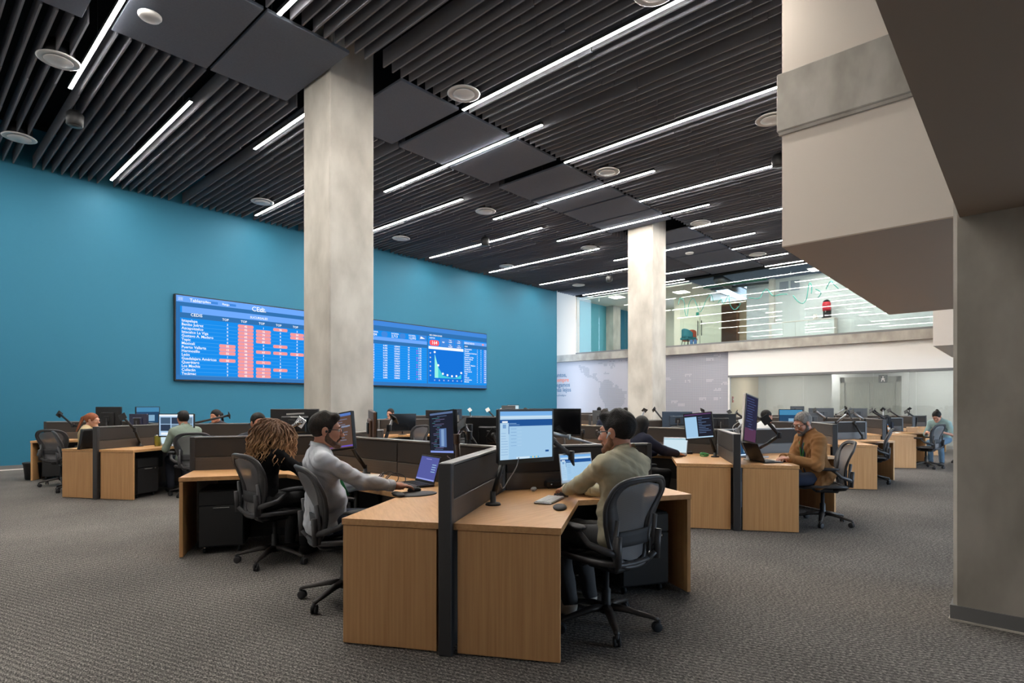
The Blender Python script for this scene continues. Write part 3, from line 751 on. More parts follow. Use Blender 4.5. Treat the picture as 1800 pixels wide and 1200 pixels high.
R_(rect, 0.889, 1, 0.17, 0.225, lt); T_('RESULTADOS', 0.892, 0.215, 0.04); R_(rect, 0.889, 1, 0.225, 0.29, dk); T_('CEDIS', 0.892, 0.27, 0.03)
pill(chart, 0.981, 0.2, 0.01, 0.03, E('red', (250, 158, 160)), 0.005)
for i in range(17):
    z = 0.31 + i * 0.0365
    T_(cities[(i * 4 + 2) % 15], 0.892, z + 0.008, 0.034)
    T_(str(rg.randint(1, 9)), 0.952, z + 0.008, 0.03); T_(str(rg.randint(1, 9)), 0.97, z + 0.008, 0.03); T_('%d%%' % rg.randint(10, 99), 0.988, z + 0.008, 0.03)
    R_(chart, 0.9855, 0.987, z - 0.006, z + 0.008, E('magenta', (222, 84, 214)), 0.003)
    R_(rect, 0.889, 1, z + 0.014, z + 0.016, ln, 0.0015)
rect.build('header_bands', t); redb.build('red_cells', t); txt.build('figures_and_names', t); chart.build('area_chart', t)
# ================================================================== workstation clusters
L_ = 1.30; T0 = 0.04; DEP = 0.65; DESK = 0.74
CL = {}
ROWX = [3.27 + 4.29 * i for i in range(5)]
CNAME = {(0, 0): 'nearest cluster', (0, 1): 'second cluster by the right aisle', (0, 2): 'third cluster by the right aisle', (0, 3): 'fourth cluster by the right aisle', (0, 4): 'farthest cluster by the right aisle',
         (1, 0): 'left cluster by the teal wall', (1, 1): 'cluster behind the left column', (1, 2): 'middle cluster by the teal wall', (1, 3): 'fourth cluster by the teal wall', (1, 4): 'farthest cluster by the teal wall'}
for r in (0, 1):
    for i in range(5): CL[(r, i)] = Vector((ROWX[i], 4.4 + 7.89 * r, 0))
# seats: letter -> (junction y, angle of the bisector)
SEAT = {'A': (-1.3, 270), 'B': (-1.3, 150), 'C': (1.3, 210), 'D': (1.3, 90), 'E': (1.3, 330), 'F': (-1.3, 30)}
SNAME = {'A': 'front end seat', 'B': 'left near seat', 'C': 'left far seat', 'D': 'back end seat', 'E': 'right far seat', 'F': 'right near seat'}
def seat_frame(c, k):
    jy, a = SEAT[k]
    return CL[c] + Vector((0, jy, 0)), math.radians(a - 270)
def sp(c, k, x, y, z=0.0):
    """seat coordinates: junction at 0, user on -y looking +y"""
    J, a = seat_frame(c, k)
    return J + Matrix.Rotation(a, 3, 'Z') @ Vector((x, y, z))
def prox(c, y=0): return c
DR = Vector((math.cos(math.radians(-30)), math.sin(math.radians(-30)), 0)); NR = Vector((-0.5, -0.866, 0))
DL = Vector((-DR.x, DR.y, 0)); NL = Vector((0.5, -0.866, 0))
def wingp(side, s, d, z=0.0):
    """point on a wing: s along the screen, d in front of it"""
    v = (DR * s + NR * d) if side == 'R' else (DL * s + NL * d)
    return Vector((v.x, v.y, z))
def rotz(v): return Matrix.Rotation(math.atan2(v.y, v.x), 3, 'Z')

def make_screen():
    t = thing('partition_screen', 'x', 'partition')
    def panel(a, ang, le, spine=False):
        d = Vector((math.cos(ang), math.sin(ang), 0)); R = rotz(d)
        def bx(b, s0, s1, w, z0, z1, m, bev=0.0): b.box(Vector(a) + d * (s0 + s1) / 2 + Vector((0, 0, (z0 + z1) / 2)), (s1 - s0, w, z1 - z0), m, R, bev)
        b = B(); bx(b, 0.0, le, 0.05, 0.02, 1.06, M_SCRM); p = b.build('panel', t)
        b = B(); bx(b, 0.04, le - 0.008, 0.068, 0.876, 1.062, M_SCRF, 0.004); b.build('fabric_tile', p)
        b = B(); bx(b, 0.04, le - 0.008, 0.066, 0.10, 0.870, M_SCRL, 0.003); b.build('laminate_tile', p)
        b = B(); bx(b, 0.0, le, 0.076, 1.066, 1.083, M_SCRT, 0.003); b.build('cap', p)
    for jy, angs in ((-1.3, (210, 330)), (1.3, (150, 30))):
        for g in angs:
            a = math.radians(g); panel((0, jy, 0), a, L_)
            d = Vector((math.cos(a), math.sin(a), 0))
            b = B(); b.box(Vector((0, jy, 0.541)) + d * (L_ + 0.012), (0.05, 0.078, 1.082), M_SCRM, rotz(d), 0.005); b.build('end_post', t)
        b = B(); b.lathe([(0.045, 0.0), (0.045, 1.08)], M_SCRM, 12, c=(0, jy, 0)); b.build('junction_post', t)
    panel((0, -1.3, 0), PI / 2, 1.3); panel((0, 1.3, 0), -PI / 2, 1.3)
    return t
def make_desk(ends):
    t = thing('desk', 'x', 'desk')
    def fr(side, s, d): v = wingp(side, s, d); return (v.x, v.y)
    le = {k: (L_ if k in ends else L_ - 0.003) for k in 'LR'}
    poly = [(0, -T0 / 0.866), fr('R', le['R'], T0), fr('R', le['R'], DEP), (0, -DEP / 0.866), fr('L', le['L'], DEP), fr('L', le['L'], T0)]
    b = B(); b.prism(poly, DESK - 0.036, DESK, M_WOODT); b.build('worktop', t)
    for k in 'LR':
        n, d = (NR, DR) if k == 'R' else (NL, DL)
        if k in ends:
            b = B(); b.box(wingp(k, L_ - 0.018, (0.062 + DEP - 0.006) / 2, (DESK - 0.04) / 2 + 0.004), (0.03, DEP - 0.068, DESK - 0.048), M_WOODV, rotz(d), 0.002); b.build('end_panel', t)
        else:
            b = B(); b.tube([wingp(k, L_ - 0.05, 0.5, 0), wingp(k, L_ - 0.05, 0.5, DESK - 0.036)], 0.022, M_DKMET); b.build('support_leg', t)
    b = B(); b.box(wingp('R', 0.62, 0.07, 0.52), (0.9, 0.016, 0.3), M_BLACK, rotz(DR)); b.box(wingp('L', 0.62, 0.07, 0.52), (0.9, 0.016, 0.3), M_BLACK, rotz(DL)); b.build('modesty_panel', t)
    return t
def make_pedestal():
    t = thing('pedestal', 'x', 'drawer unit')   # front faces -y
    b = B(); b.bb(-0.195, 0.195, -0.235, 0.25, 0.06, 0.6, M_PED, 0.006); b.build('body', t)
    for z0, z1 in ((0.46, 0.592), (0.075, 0.452)):
        b = B(); b.bb(-0.19, 0.19, -0.255, -0.236, z0, z1, M_PED, 0.004); d = b.build('drawer', t)
        b = B(); b.bb(-0.07, 0.07, -0.2575, -0.254, z1 - 0.02, z1 - 0.012, M_DKMET if z1 > 0.5 else M_CHROME); b.build('pull', d)
    b = B(); b.lathe([(0.011, 0), (0.011, 0.008)], M_CHROME, 12, Matrix.Rotation(PI / 2, 3, 'X'), (0.13, -0.254, 0.43)); b.build('lock', t)
    for x in (-0.15, 0.15):
        for y in (-0.19, 0.2):
            b = B(); b.lathe([(0.025, -0.012), (0.028, 0), (0.025, 0.012)], M_SOFTB, 14, Matrix.Rotation(PI / 2, 3, 'Y'), (x, y, 0.028)); b.box((x, y, 0.05), (0.02, 0.03, 0.03), M_CHROME); b.build('caster', t)
    return t
# ---- mesh task chair
def make_chair():
    t = thing('task_chair', 'x', 'chair')
    for k in range(5):
        a = 2 * PI * k / 5 + 0.3; c, s = math.cos(a), math.sin(a)
        b = B(); b.tube([(0.03 * c, 0.03 * s, 0.125), (0.12 * c, 0.12 * s, 0.12), (0.30 * c, 0.30 * s, 0.082), (0.325 * c, 0.325 * s, 0.075)], [0.03, 0.026, 0.017, 0.015], M_CHL, 8, flat=(0.8, 1.15)); b.build('base_leg', t)
        b = B(); M = Matrix.Rotation(a + 0.5 * k, 3, 'Z')
        for sx in (-1, 1): b.lathe([(0.024, -0.008), (0.03, -0.005), (0.03, 0.005), (0.024, 0.008)], M_SOFTB, 14, M @ Matrix.Rotation(PI / 2, 3, 'Y'), Vector((0.325 * c, 0.325 * s, 0.03)) + M @ Vector((sx * 0.014, 0.012, 0)))
        b.tube([(0.325 * c, 0.325 * s, 0.075), (0.325 * c, 0.325 * s, 0.03)], 0.012, M_SOFTB, 8); b.build('caster', t)
    b = B(); b.lathe([(0.04, 0.09), (0.042, 0.13), (0.03, 0.16), (0.03, 0.24), (0.02, 0.245), (0.02, 0.4)], M_BLACK, 14); b.build('gas_column', t)
    b = B(); b.box((0, -0.03, 0.405), (0.17, 0.26, 0.06), M_BLACK, bev=0.018); b.box((0, 0.08, 0.41), (0.3, 0.05, 0.035), M_BLACK, bev=0.012)
    for sx in (-1, 1): b.tube([(sx * 0.07, -0.1, 0.41), (sx * 0.13, -0.2, 0.43), (sx * 0.17, -0.255, 0.5)], [0.022, 0.02, 0.018], M_CHF, 8)
    b.build('tilt_mechanism', t)
    sw = lambda v: 0.235 - 0.02 * abs(v - 0.4)
    sy = lambda v: -0.22 + 0.46 * v
    sz = lambda u, v: 0.44 + 0.02 * (2 * u - 1) ** 2 - 0.05 * max(0, v - 0.75) ** 2 * 16 * 0.25 + 0.01 * (1 - v)
    def ring(n=36):
        out = []
        for k in range(n):
            a = 2 * PI * k / n; ca, sa = math.cos(a), math.sin(a)
            u = 0.5 + 0.5 * math.copysign(abs(ca) ** 0.5, ca); v = 0.5 + 0.5 * math.copysign(abs(sa) ** 0.5, sa)
            out.append((sw(v) * (2 * u - 1), sy(v), sz(u, v)))
        return out
    b = B(); b.tube(ring(), 0.02, M_CHF, 8, closed=True, flat=(0.9, 1.3)); b.build('seat_frame', t)
    b = B(); b.grid(lambda u, v: (sw(v) * (2 * u - 1) * (1 - abs(2 * v - 1) ** 5) ** 0.25 if 0 < v < 1 else 0.0, sy(v), sz(u, v) - 0.012 * math.sin(PI * u)), 12, 12, mat('seat_weave', (40, 40, 43), 0.8), 0.008); b.build('seat', t)
    # back
    zc, hz = 0.275, 0.272
    wo = lambda z: 0.175 + 0.10 * (0.5 - 0.5 * math.cos(PI * min(1, max(0, (z - 0.05) / 0.5))))
    wi = lambda z: 0.135 - 0.012 * math.exp(-((z - 0.27) / 0.1) ** 2) + 0.088 * (0.5 - 0.5 * math.cos(PI * min(1, max(0, (z - 0.24) / 0.24))))
    def by(x, z): return -0.235 - 0.16 * z + 0.05 * math.sin(PI * min(1, z / 0.45)) * (1 if z < 0.45 else 0) - 0.05 * max(0, z - 0.45) + 0.9 * x * x
    def P(x, z, o=0.0): return Vector((x, by(x, z) + o, 0.43 + z))
    n = 48; O = []; I = []
    for k in range(n):
        a = 2 * PI * k / n; ca, sa = math.cos(a), math.sin(a)
        q = lambda v, p: math.copysign(abs(v) ** p, v)
        z = zc + hz * q(sa, 0.62); O.append((wo(z) * q(ca, 0.55), z))
        z = zc + (hz - 0.028) * q(sa, 0.62); I.append((min(wi(z), wo(z) - 0.014) * q(ca, 0.55), z))
    vs = [P(*p, 0.012) for p in O] + [P(*p, 0.016) for p in I] + [P(*p, -0.010) for p in O] + [P(*p, -0.004) for p in I]
    fs = []
    for k in range(n):
        j = (k + 1) % n
        fs += [(k, j, n + j, n + k), (2 * n + j, 2 * n + k, 3 * n + k, 3 * n + j), (j, k, 2 * n + k, 2 * n + j), (n + k, n + j, 3 * n + j, 3 * n + k)]
    b = B(); b.raw(vs, fs, M_CHF, True); b.tube([P(*p) for p in O], 0.014, M_CHF, 8, closed=True); b.build('back_frame', t)
    b = B()
    def mem(u, v):
        z = zc + (hz - 0.026) * (2 * v - 1); s = (1 - abs(2 * v - 1) ** 3.2) ** 0.3 if 0 < v < 1 else 0.0
        return P(min(wi(z), wo(z) - 0.012) * (2 * u - 1) * s, z, 0.006)
    b.grid(mem, 12, 18, M_NET); b.build('back_mesh', t)
    for sx in (-1, 1):
        b = B(); b.tube([P(sx * 0.175, 0.30, -0.035), P(sx * 0.18, 0.16, -0.045), P(sx * 0.175, 0.03, -0.03)], 0.014, mat('lumbar_grey', (96, 96, 99), 0.45), 8, flat=(0.8, 1.2))
        b.build('lumbar_post', t)
    b = B(); b.grid(lambda u, v: P((2 * u - 1) * 0.15, 0.13 + 0.09 * v, -0.022), 10, 3, mat('lumbar_pad', (58, 58, 61), 0.7), 0.012); b.build('lumbar_pad', t)
    for sx in (-1, 1):
        b = B(); b.tube([(sx * 0.175, -0.25, 0.53), (sx * 0.235, -0.22, 0.55), (sx * 0.285, -0.12, 0.585), (sx * 0.295, -0.06, 0.64), (sx * 0.29, -0.02, 0.668)], [0.02, 0.022, 0.02, 0.018, 0.018], M_CHF, 8)
        b.tube([(sx * 0.18, -0.255, 0.46), (sx * 0.185, -0.265, 0.64)], 0.02, M_CHF, 8); b.build('arm_support', t)
        b = B(); b.grid(lambda u, v: (sx * 0.29 + (2 * u - 1) * 0.047 * (1 - abs(2 * v - 1) ** 3) ** 0.33 if 0 < v < 1 else sx * 0.29, -0.10 + 0.27 * v, 0.692 - 0.008 * (2 * u - 1) ** 2 - 0.012 * abs(2 * v - 1) ** 3), 8, 12, M_SOFTB, 0.026); b.build('arm_pad', t)
    return t
P_SCREEN = make_screen(); P_DESK = {'A': make_desk('LR'), 'B': make_desk('R'), 'C': make_desk('L')}
P_DESK['D'] = P_DESK['A']; P_DESK['E'] = P_DESK['B']; P_DESK['F'] = P_DESK['C']
P_PED = make_pedestal(); P_CHAIR = make_chair()
USED = set()
def spawn(proto, loc, rz, label, group):
    o = proto if proto.name not in USED else copy_tree(proto)
    USED.add(proto.name)
    o.location = loc; o.rotation_euler = (0, 0, rz); tag(o, label, None, group)
    return o
# which seats hold a chair at a special place: (x, y, turn)
CH = {((0, 0), 'A'): None, ((0, 0), 'B'): None, ((0, 0), 'C'): None, ((0, 0), 'F'): (0.35, -1.5, 0.5),
      ((0, 1), 'A'): None, ((0, 1), 'B'): None, ((0, 2), 'A'): (0.2, -0.95, 0.17), ((0, 3), 'A'): None, ((1, 0), 'A'): None, ((1, 0), 'B'): None}
NOCH = {((0, 4), 'A'), ((0, 2), 'B'), ((0, 3), 'C'), ((0, 4), 'E'), ((1, 4), 'E'), ((1, 3), 'D'), ((1, 0), 'C')}
for c in sorted(CL):
    o = CL[c]
    spawn(P_SCREEN, o, 0, 'charcoal partition screen forking at both ends, ' + CNAME[c], 'partition screens of the desk clusters')
    for k in 'ABCDEF':
        J, a = seat_frame(c, k)
        spawn(P_DESK[k], J, a, 'angled oak desk, ' + SNAME[k] + ', ' + CNAME[c], 'oak desks of the ' + CNAME[c])
        if c[0] == 1 and k in 'DE' and c[1] > 1: pass
        side = {'A': 'R', 'B': 'R', 'C': 'L', 'D': 'R', 'E': 'R', 'F': 'L'}[k]
        if c == (1, 0) and k == 'A': side = 'L'
        if not (c == (0, 2) and k == 'A') and not (c == (0, 1) and k == 'A') and c != (0, 3) or k in 'CF':
            v = wingp(side, 0.96, 0.32)
            an = math.radians(-30) if side == 'R' else math.radians(30)
            spawn(P_PED, sp(c, k, v.x, v.y), a + an, 'black drawer pedestal, ' + SNAME[k] + ', ' + CNAME[c], 'black pedestals of the ' + CNAME[c])
        if (c, k) in NOCH: continue
        q = CH.get((c, k), 0)
        if q is None: continue
        r = random.Random(hash((c[0] * 7 + c[1], ord(k))) % 9999)
        if q == 0: q = (r.uniform(-0.12, 0.12), -1.08 - r.uniform(0, 0.22), r.uniform(-0.5, 0.5))
        spawn(P_CHAIR, sp(c, k, q[0], q[1]), a + q[2], 'grey mesh task chair, ' + SNAME[k] + ', ' + CNAME[c], 'mesh task chairs')
def special_chair(loc, rz, label): return spawn(P_CHAIR, loc, rz, label, 'mesh task chairs')
special_chair((2.38, 5.06, 0), math.radians(2 - 90), 'grey mesh chair of the curly haired woman in the nearest cluster')
special_chair((2.25, 3.69, 0), math.radians(-14 - 90), 'grey mesh chair of the man in the white shirt')
special_chair((3.10, 2.01, 0), math.radians(81 - 90), 'dark mesh chair of the man in the olive shirt')
special_chair((7.50, 1.84, 0), math.radians(118 - 90), 'light grey mesh chair of the man in the brown jacket')
special_chair((6.35, 3.75, 0), math.radians(-22 - 90), 'black framed chair of the dark haired woman in a navy jacket')
special_chair((15.6, 1.75, 0), math.radians(70 - 90), 'empty mesh chair in front of the woman writing at the right')
special_chair((17.3, 1.1, 0), math.radians(150 - 90), 'grey mesh chair under the woman writing at the right')
special_chair((3.25, 9.7, 0), math.radians(72 - 90), 'grey mesh chair of the man in the pale green shirt')
special_chair((2.1, 12.6, 0), math.radians(48 - 90), 'empty mesh chair at the far left beside the waste bin')
special_chair((2.15, 11.62, 0), math.radians(-8 - 90), 'mesh chair of the red haired woman by the teal wall')

# ================================================================== equipment
def basis_obj(t, c, n, up=(0, 0, 1)):
    t.matrix_world = Matrix.Translation(Vector(c)) @ basis(n, up).to_4x4()
def draw(q, w, h, x0, x1, z0, z1, m, y):
    q.raw([((x0 - .5) * w, y, (.5 - z1) * h), ((x1 - .5) * w, y, (.5 - z1) * h), ((x1 - .5) * w, y, (.5 - z0) * h), ((x0 - .5) * w, y, (.5 - z0) * h)], [(0, 1, 2, 3)], m)
def content(style, w, h, y):
    q = B(); e = lambda n, c, s=1.0: emat('ui_' + n, c, s); D = lambda *a: draw(q, w, h, *a[:4], a[4], y - 0.0003 * (a[5] if len(a) > 5 else 1))
    r = random.Random(style)
    if style == 'web':
        D(0, 1, 0, 1, e('pale', (160, 200, 232)), 0); D(0, 1, 0, .09, e('tabs', (120, 176, 232))); D(0, 1, .09, .17, e('bar', (182, 214, 238)))
        D(.02, .98, .11, .13, e('bar2', (206, 228, 244)), 2); D(0, 1, .17, .31, e('navy', (34, 84, 150))); D(.04, .14, .2, .235, e('w', (235, 242, 248)), 2); D(.17, .3, .245, .26, e('soft', (120, 160, 205)), 2); D(.17, .36, .275, .285, e('soft', (120, 160, 205)), 2)
        D(0, .16, .24, 1, e('side', (176, 210, 236)), 2); D(.05, .11, .27, .35, e('soft', (120, 160, 205)), 3); D(.155, .165, .31, .47, e('navy', (34, 84, 150)), 3)
        for i in range(9): D(.02, .1 + r.uniform(0, .05), .45 + i * .055, .457 + i * .055, e('soft', (120, 160, 205)), 3)
        for i in range(6): D(.2, .3, .36 + i * .07, .368 + i * .07, e('soft', (120, 160, 205)), 2); D(.32, .4, .36 + i * .07, .366 + i * .07, e('bar', (182, 214, 238)), 2)
        D(.86, .93, .84, .88, e('navy', (34, 84, 150)), 2); D(.3, .55, .955, .995, e('bar2', (206, 228, 244)), 2)
        for i in range(5): D(.57 + .035 * i, .59 + .035 * i, .96, .99, e('ico%d' % (i % 2), ((60, 170, 220), (230, 200, 90))[i % 2]), 2)
    elif style == 'code':
        D(0, 1, 0, 1, e('dk', (34, 36, 48)), 0); D(0, 1, 0, .05, e('dkb', (92, 112, 150)))
        for i in range(22):
            x = .04 + r.uniform(0, .3); D(x, x + r.uniform(.1, .45), .09 + i * .039, .1 + i * .039, e('cd%d' % (i % 3), ((96, 120, 160), (80, 140, 150), (120, 110, 150))[i % 3]))
        D(.42, .72, .4, .86, e('pict', (84, 112, 160)), 2); D(.5, .62, .42, .84, e('pict2', (130, 160, 200)), 3); D(0, 1, .95, 1, e('task', (130, 150, 220)))
    elif style == 'brown':
        D(0, 1, 0, 1, e('brn', (92, 70, 60)), 0); D(0, 1, 0, .08, e('blue', (86, 120, 190)))
        for i in range(9): D(.45, .9 - r.uniform(0, .2), .16 + i * .075, .19 + i * .075, e('brl', (110, 108, 124)))
        D(.4, .95, .36, .4, e('brl2', (130, 140, 165)), 2); D(0, 1, .93, .97, e('vio', (104, 84, 190)), 2)
    elif style == 'cams':
        D(0, 1, 0, 1, e('cb', (168, 200, 232)), 0); D(0, 1, 0, .09, e('w', (235, 242, 248)))
        for i in range(2):
            for j in range(3): D(.04 + .32 * j, .33 + .32 * j, .14 + .33 * i, .44 + .33 * i, e('cm%d' % ((i + j) % 3), ((70, 92, 116), (48, 60, 80), (110, 132, 150))[(i + j) % 3]), 2)
        D(.05, .6, .84, .96, e('w', (235, 242, 248)), 2)
    elif style == 'split':
        D(0, 1, 0, 1, e('dk', (34, 36, 48)), 0); D(0, .45, .12, .95, e('pale', (160, 200, 232))); D(0, 1, 0, .05, e('plum', (90, 60, 100)))
        for i in range(10): D(.5, .6 + r.uniform(0, .35), .15 + i * .07, .17 + i * .07, e('cd0', (96, 120, 160)))
        D(0, 1, .95, 1, e('bar', (182, 214, 238)))
    elif style == 'sheet':
        D(0, 1, 0, 1, e('w2', (206, 228, 238)), 0); D(0, 1, .05, .11, e('tabs2', (150, 190, 205)))
        for i in range(10): D(.04, .96, .2 + i * .075, .206 + i * .075, e('bar', (182, 214, 238)))
    elif style == 'violet':
        D(0, 1, 0, 1, e('v', (86, 92, 160)), 0)
        for i in range(4): D(.7, .92, .3 + i * .1, .33 + i * .1, e('vl', (150, 190, 220)))
        D(.3, .6, .08, .11, e('vl2', (140, 140, 210))); D(0, 1, .94, 1, e('vl3', (150, 160, 230)))
    elif style == 'plum':
        D(0, 1, 0, 1, e('pl0', (44, 44, 66)), 0)
        for i in range(26): D(.06 + r.uniform(0, .3), .5 + r.uniform(0, .4), .03 + i * .028, .04 + i * .028, e('pl%d' % (i % 2), ((98, 120, 170), (76, 90, 140))[i % 2]))
        D(0, 1, .72, 1, e('plb', (88, 56, 82)), 0.5)
    elif style == 'blue':
        D(0, 1, 0, 1, e('b0', (40, 72, 104)), 0); D(0, 1, 0, .3, e('b1', (72, 136, 176))); D(.4, .8, .5, .9, e('b2', (130, 170, 200)))
    elif style == 'aqua':
        D(0, 1, 0, 1, e('aq0', (16, 96, 124)), 0); D(.3, .8, .3, .75, e('aq1', (60, 190, 180)))
    else:
        D(0, 1, 0, 1, M_OFF, 0)
    return q
NMON = [0]
def monitor(c, n, w, h, style, label, up=(0, 0, 1), back=None, group='monitors on desk arms', bezel=0.012, chin=0.02, stand=False):
    t = thing('monitor', label, 'monitor', (0, 0, 0), 0, group)
    bk = back or M_WBEZ
    b = B(); b.box((0, 0.016, -0.004), (w + 2 * bezel, 0.03, h + bezel + chin), bk, bev=0.006)
    b.box((0, 0.04, -0.01), (w * 0.55, 0.03, h * 0.6), bk, bev=0.012); b.build('casing', t)
    b = B(); W, H = w / 2, h / 2
    for x0, x1, z0, z1 in ((-W - bezel, W + bezel, H, H + bezel), (-W - bezel, W + bezel, -H - chin, -H), (-W - bezel, -W, -H, H), (W, W + bezel, -H, H)): b.bb(x0, x1, -0.004, 0.004, z0, z1, M_WBEZ)
    b.build('bezel', t)
    content(style, w, h, -0.0015).build('display', t)
    b = B(); b.box((0, 0.062, -0.01), (0.11, 0.014, 0.11), M_DKMET, bev=0.003); b.build('mount_plate', t)
    if stand:
        b = B(); q = 0.5 * h; dz = c[2] - DESK
        b.tube([(0, 0.06, 0), (0, 0.07, -dz * 0.5), (0, 0.07, -dz + 0.01)], 0.016, M_DKMET, 8); b.lathe([(0.1, -dz + 0.001), (0.1, -dz + 0.008), (0.02, -dz + 0.02)], M_DKMET, 20, None, (0, 0.07, 0)); b.build('stand', t)
    basis_obj(t, c, n, up)
    return t
def desk_depth(px, D):
    best = None
    for i in range(-30, 31):
        d = D + i * 0.1; p = at(px, 711, d)
        for c in CL:
            for k in 'ABCDEF':
                J, a = seat_frame(c, k); v = Matrix.Rotation(-a, 3, 'Z') @ (p - J)
                dn, nn = (DR, NR) if v.x > 0 else (DL, NL)
                s_, q_ = v.x * dn.x + v.y * dn.y, v.x * nn.x + v.y * nn.y
                if v.y < 0 and 0.15 < s_ < L_ - 0.12 and 0.16 < q_ < 0.5:
                    if best is None or abs(d - D) < abs(best - D): best = d
    return best or D
def far_monitor(px, py, D, *a, **k):
    return monitor(at(px, py, desk_depth(px, D)), *a, stand=True, group='monitors on the far desks', **k)
def arm(base, head, label, elbow=None, m1=None, m2=None, vesa=None, group='monitor mounts'):
    """base on the worktop, head = where the plate sits; vesa = direction the plate faces"""
    base, head = Vector(base), Vector(head)
    t = thing('monitor_mount', label, 'monitor mount', base, 0, group)
    m1 = m1 or M_BLACK; m2 = m2 or M_DKMET
    H = head - base
    if elbow is None:
        mid = Vector((H.x * 0.5, H.y * 0.5, 0)); side = Vector((-H.y, H.x, 0)); side = side.normalized() if side.length > 1e-3 else Vector((1, 0, 0))
        elbow = base + mid * 0.5 + side * 0.10 + Vector((0, 0, max(0.2, H.z * 0.62)))
    E_ = Vector(elbow) - base
    b = B(); b.lathe([(0.052, 0), (0.052, 0.006), (0.046, 0.014), (0.02, 0.018), (0.018, 0.09)], m1, 20); b.build('base', t)
    b = B(); b.tube([(0, 0, 0.06), E_ * 0.5 + Vector((0, 0, 0.02)), E_], 0.019, m1, 10); b.build('lower_arm', t)
    b = B(); b.lathe([(0.024, -0.035), (0.026, -0.03), (0.026, 0.03), (0.024, 0.035)], m1, 12, None, E_); b.build('elbow_joint', t)
    b = B(); b.tube([E_, (E_ + H) / 2, H], 0.016, m2, 10, flat=(1.3, 0.8)); b.build('upper_arm', t)
    v = Vector(vesa) if vesa is not None else Vector((H.x, H.y, 0.15)); v.normalize()
    b = B(); b.box(H + v * 0.02, (0.105, 0.012, 0.105), m1, basis(-v) @ Matrix.Rotation(0.6, 3, 'Y'), 0.003); b.sphere(H, 0.027, m1, 10); b.tube([H, H + v * 0.02], 0.016, m2)
    b.build('head_plate', t)
    return t
def laptop(c, face, label, w=0.325, d=0.225, tilt=0.35, m=None, style='off', lift=0.0):
    """face = direction the screen looks at (to the user)"""
    f = Vector(face); f.z = 0; rz = math.atan2(f.y, f.x) + PI / 2
    m = m or M_DKMET
    t = thing('laptop', label, 'laptop', Vector(c) + Vector((0, 0, lift)), rz, 'laptops on the desks')
    b = B(); b.box((0, 0, 0.009), (w, d, 0.016), m, bev=0.004); k = b.build('keyboard_base', t)
    b = B()
    for i in range(5):
        for j in range(12): b.box((-w * .42 + j * w * .0765, d * .3 - i * 0.019, 0.0185), (w * .066, 0.015, 0.003), M_BLACK)
    b.box((0, -d * .3, 0.0176), (0.1, 0.06, 0.002), m); b.build('keys', k)
    h = d * 1.0
    R = Matrix.Rotation(-tilt, 3, 'X')
    org = Vector((0, d / 2 - 0.004, 0.016))
    b = B(); b.box(org + R @ Vector((0, 0, h / 2)), (w, 0.008, h), m, R, 0.003); L0 = b.build('lid', t)
    q = content(style, w * .94, h * .86, 0); q.v = [tuple(org + R @ (Vector(v) + Vector((0, -0.0048, h / 2 + 0.004)))) for v in q.v]
    q.build('display', L0)
    return t
def cyl_thing(name, label, cat, loc, parts, group=None):
    t = thing(name, label, cat, loc, 0, group)
    for nm, prof, m in parts: b = B(); b.lathe(prof, m, 18); b.build(nm, t)
    return t
def cable(pts, r, m, label, group=None):
    P = [Vector(p) for p in pts]; Q = []; n = len(P)
    for i in range(n - 1):
        p0, p1, p2, p3 = P[max(i - 1, 0)], P[i], P[i + 1], P[min(i + 2, n - 1)]
        for k in range(5):
            u = k / 5.0; Q.append(0.5 * ((2 * p1) + (p2 - p0) * u + (2 * p0 - 5 * p1 + 4 * p2 - p3) * u * u + (3 * p1 - p0 - 3 * p2 + p3) * u ** 3))
    Q.append(P[-1]); b = B(); b.tube(Q, r, m, 6); return tag(b.build('cable'), label, 'cable', group)
def mouse(loc, rz, label):
    t = thing('computer_mouse', label, 'mouse', loc, rz); b = B(); b.sphere((0, 0, 0.008), (0.032, 0.055, 0.026), M_SOFTB, 16); b.build('shell', t)
    b = B(); b.lathe([(0.008, -0.004), (0.008, 0.004)], M_DKMET, 10, Matrix.Rotation(PI / 2, 3, 'Y'), (0, 0.025, 0.032)); b.build('wheel', t); return t
TOP = DESK + 0.001
# ---- nearest cluster
# olive man
monitor(at(926, 764, 3.95), cdir(0.60, -0.80), 0.46, 0.325, 'web', 'large lit monitor showing a pale blue page in front of the olive shirted man', bezel=0.012, chin=0.03)
ab = on_plane(866.7, 887, DESK)
arm(ab, at(905, 785, 4.05), 'black monitor arm clamped beside the nearest screen fork', elbow=at(884, 806, 3.92), vesa=cdir(0.6, -0.8))
a2 = sp((0, 0), 'A', 0.42, -0.42, TOP)
arm(a2, at(968, 772, 4.3), 'black monitor arm behind the laptop of the olive shirted man', elbow=at(1004, 800, 4.45), vesa=cdir(-0.7, -0.5), m2=M_SOFTB)
laptop(Vector((3.62, 2.52, TOP)), Vector((-0.25, -0.95, 0)), 'silver edged laptop with a blue page behind the olive shirted man', tilt=0.16, style='web', m=M_SILV, lift=0.05)
b = B(); b.box((3.62, 2.52, DESK + 0.0255), (0.24, 0.2, 0.049), M_DKMET, Matrix.Rotation(0.25, 3, 'Z'), 0.004); o = b.build('laptop_stand'); tag(o, 'low dark riser under the laptop of the olive shirted man', 'laptop stand')
kc = on_plane(966, 880, DESK)
t = thing('keyboard', 'slim white keyboard beside the olive shirted man', 'keyboard', kc + Vector((0, 0, 0.001)), math.radians(20))
b = B(); b.box((0, 0, 0.006), (0.30, 0.125, 0.010), M_SILV, bev=0.003); b.build('tray', t)
b = B()
for i in range(5):
    for j in range(13): b.box((-0.132 + j * 0.022, 0.046 - i * 0.0235, 0.0135), (0.0195, 0.020, 0.005), M_KEYW, bev=0.0015)
b.build('keys', t)
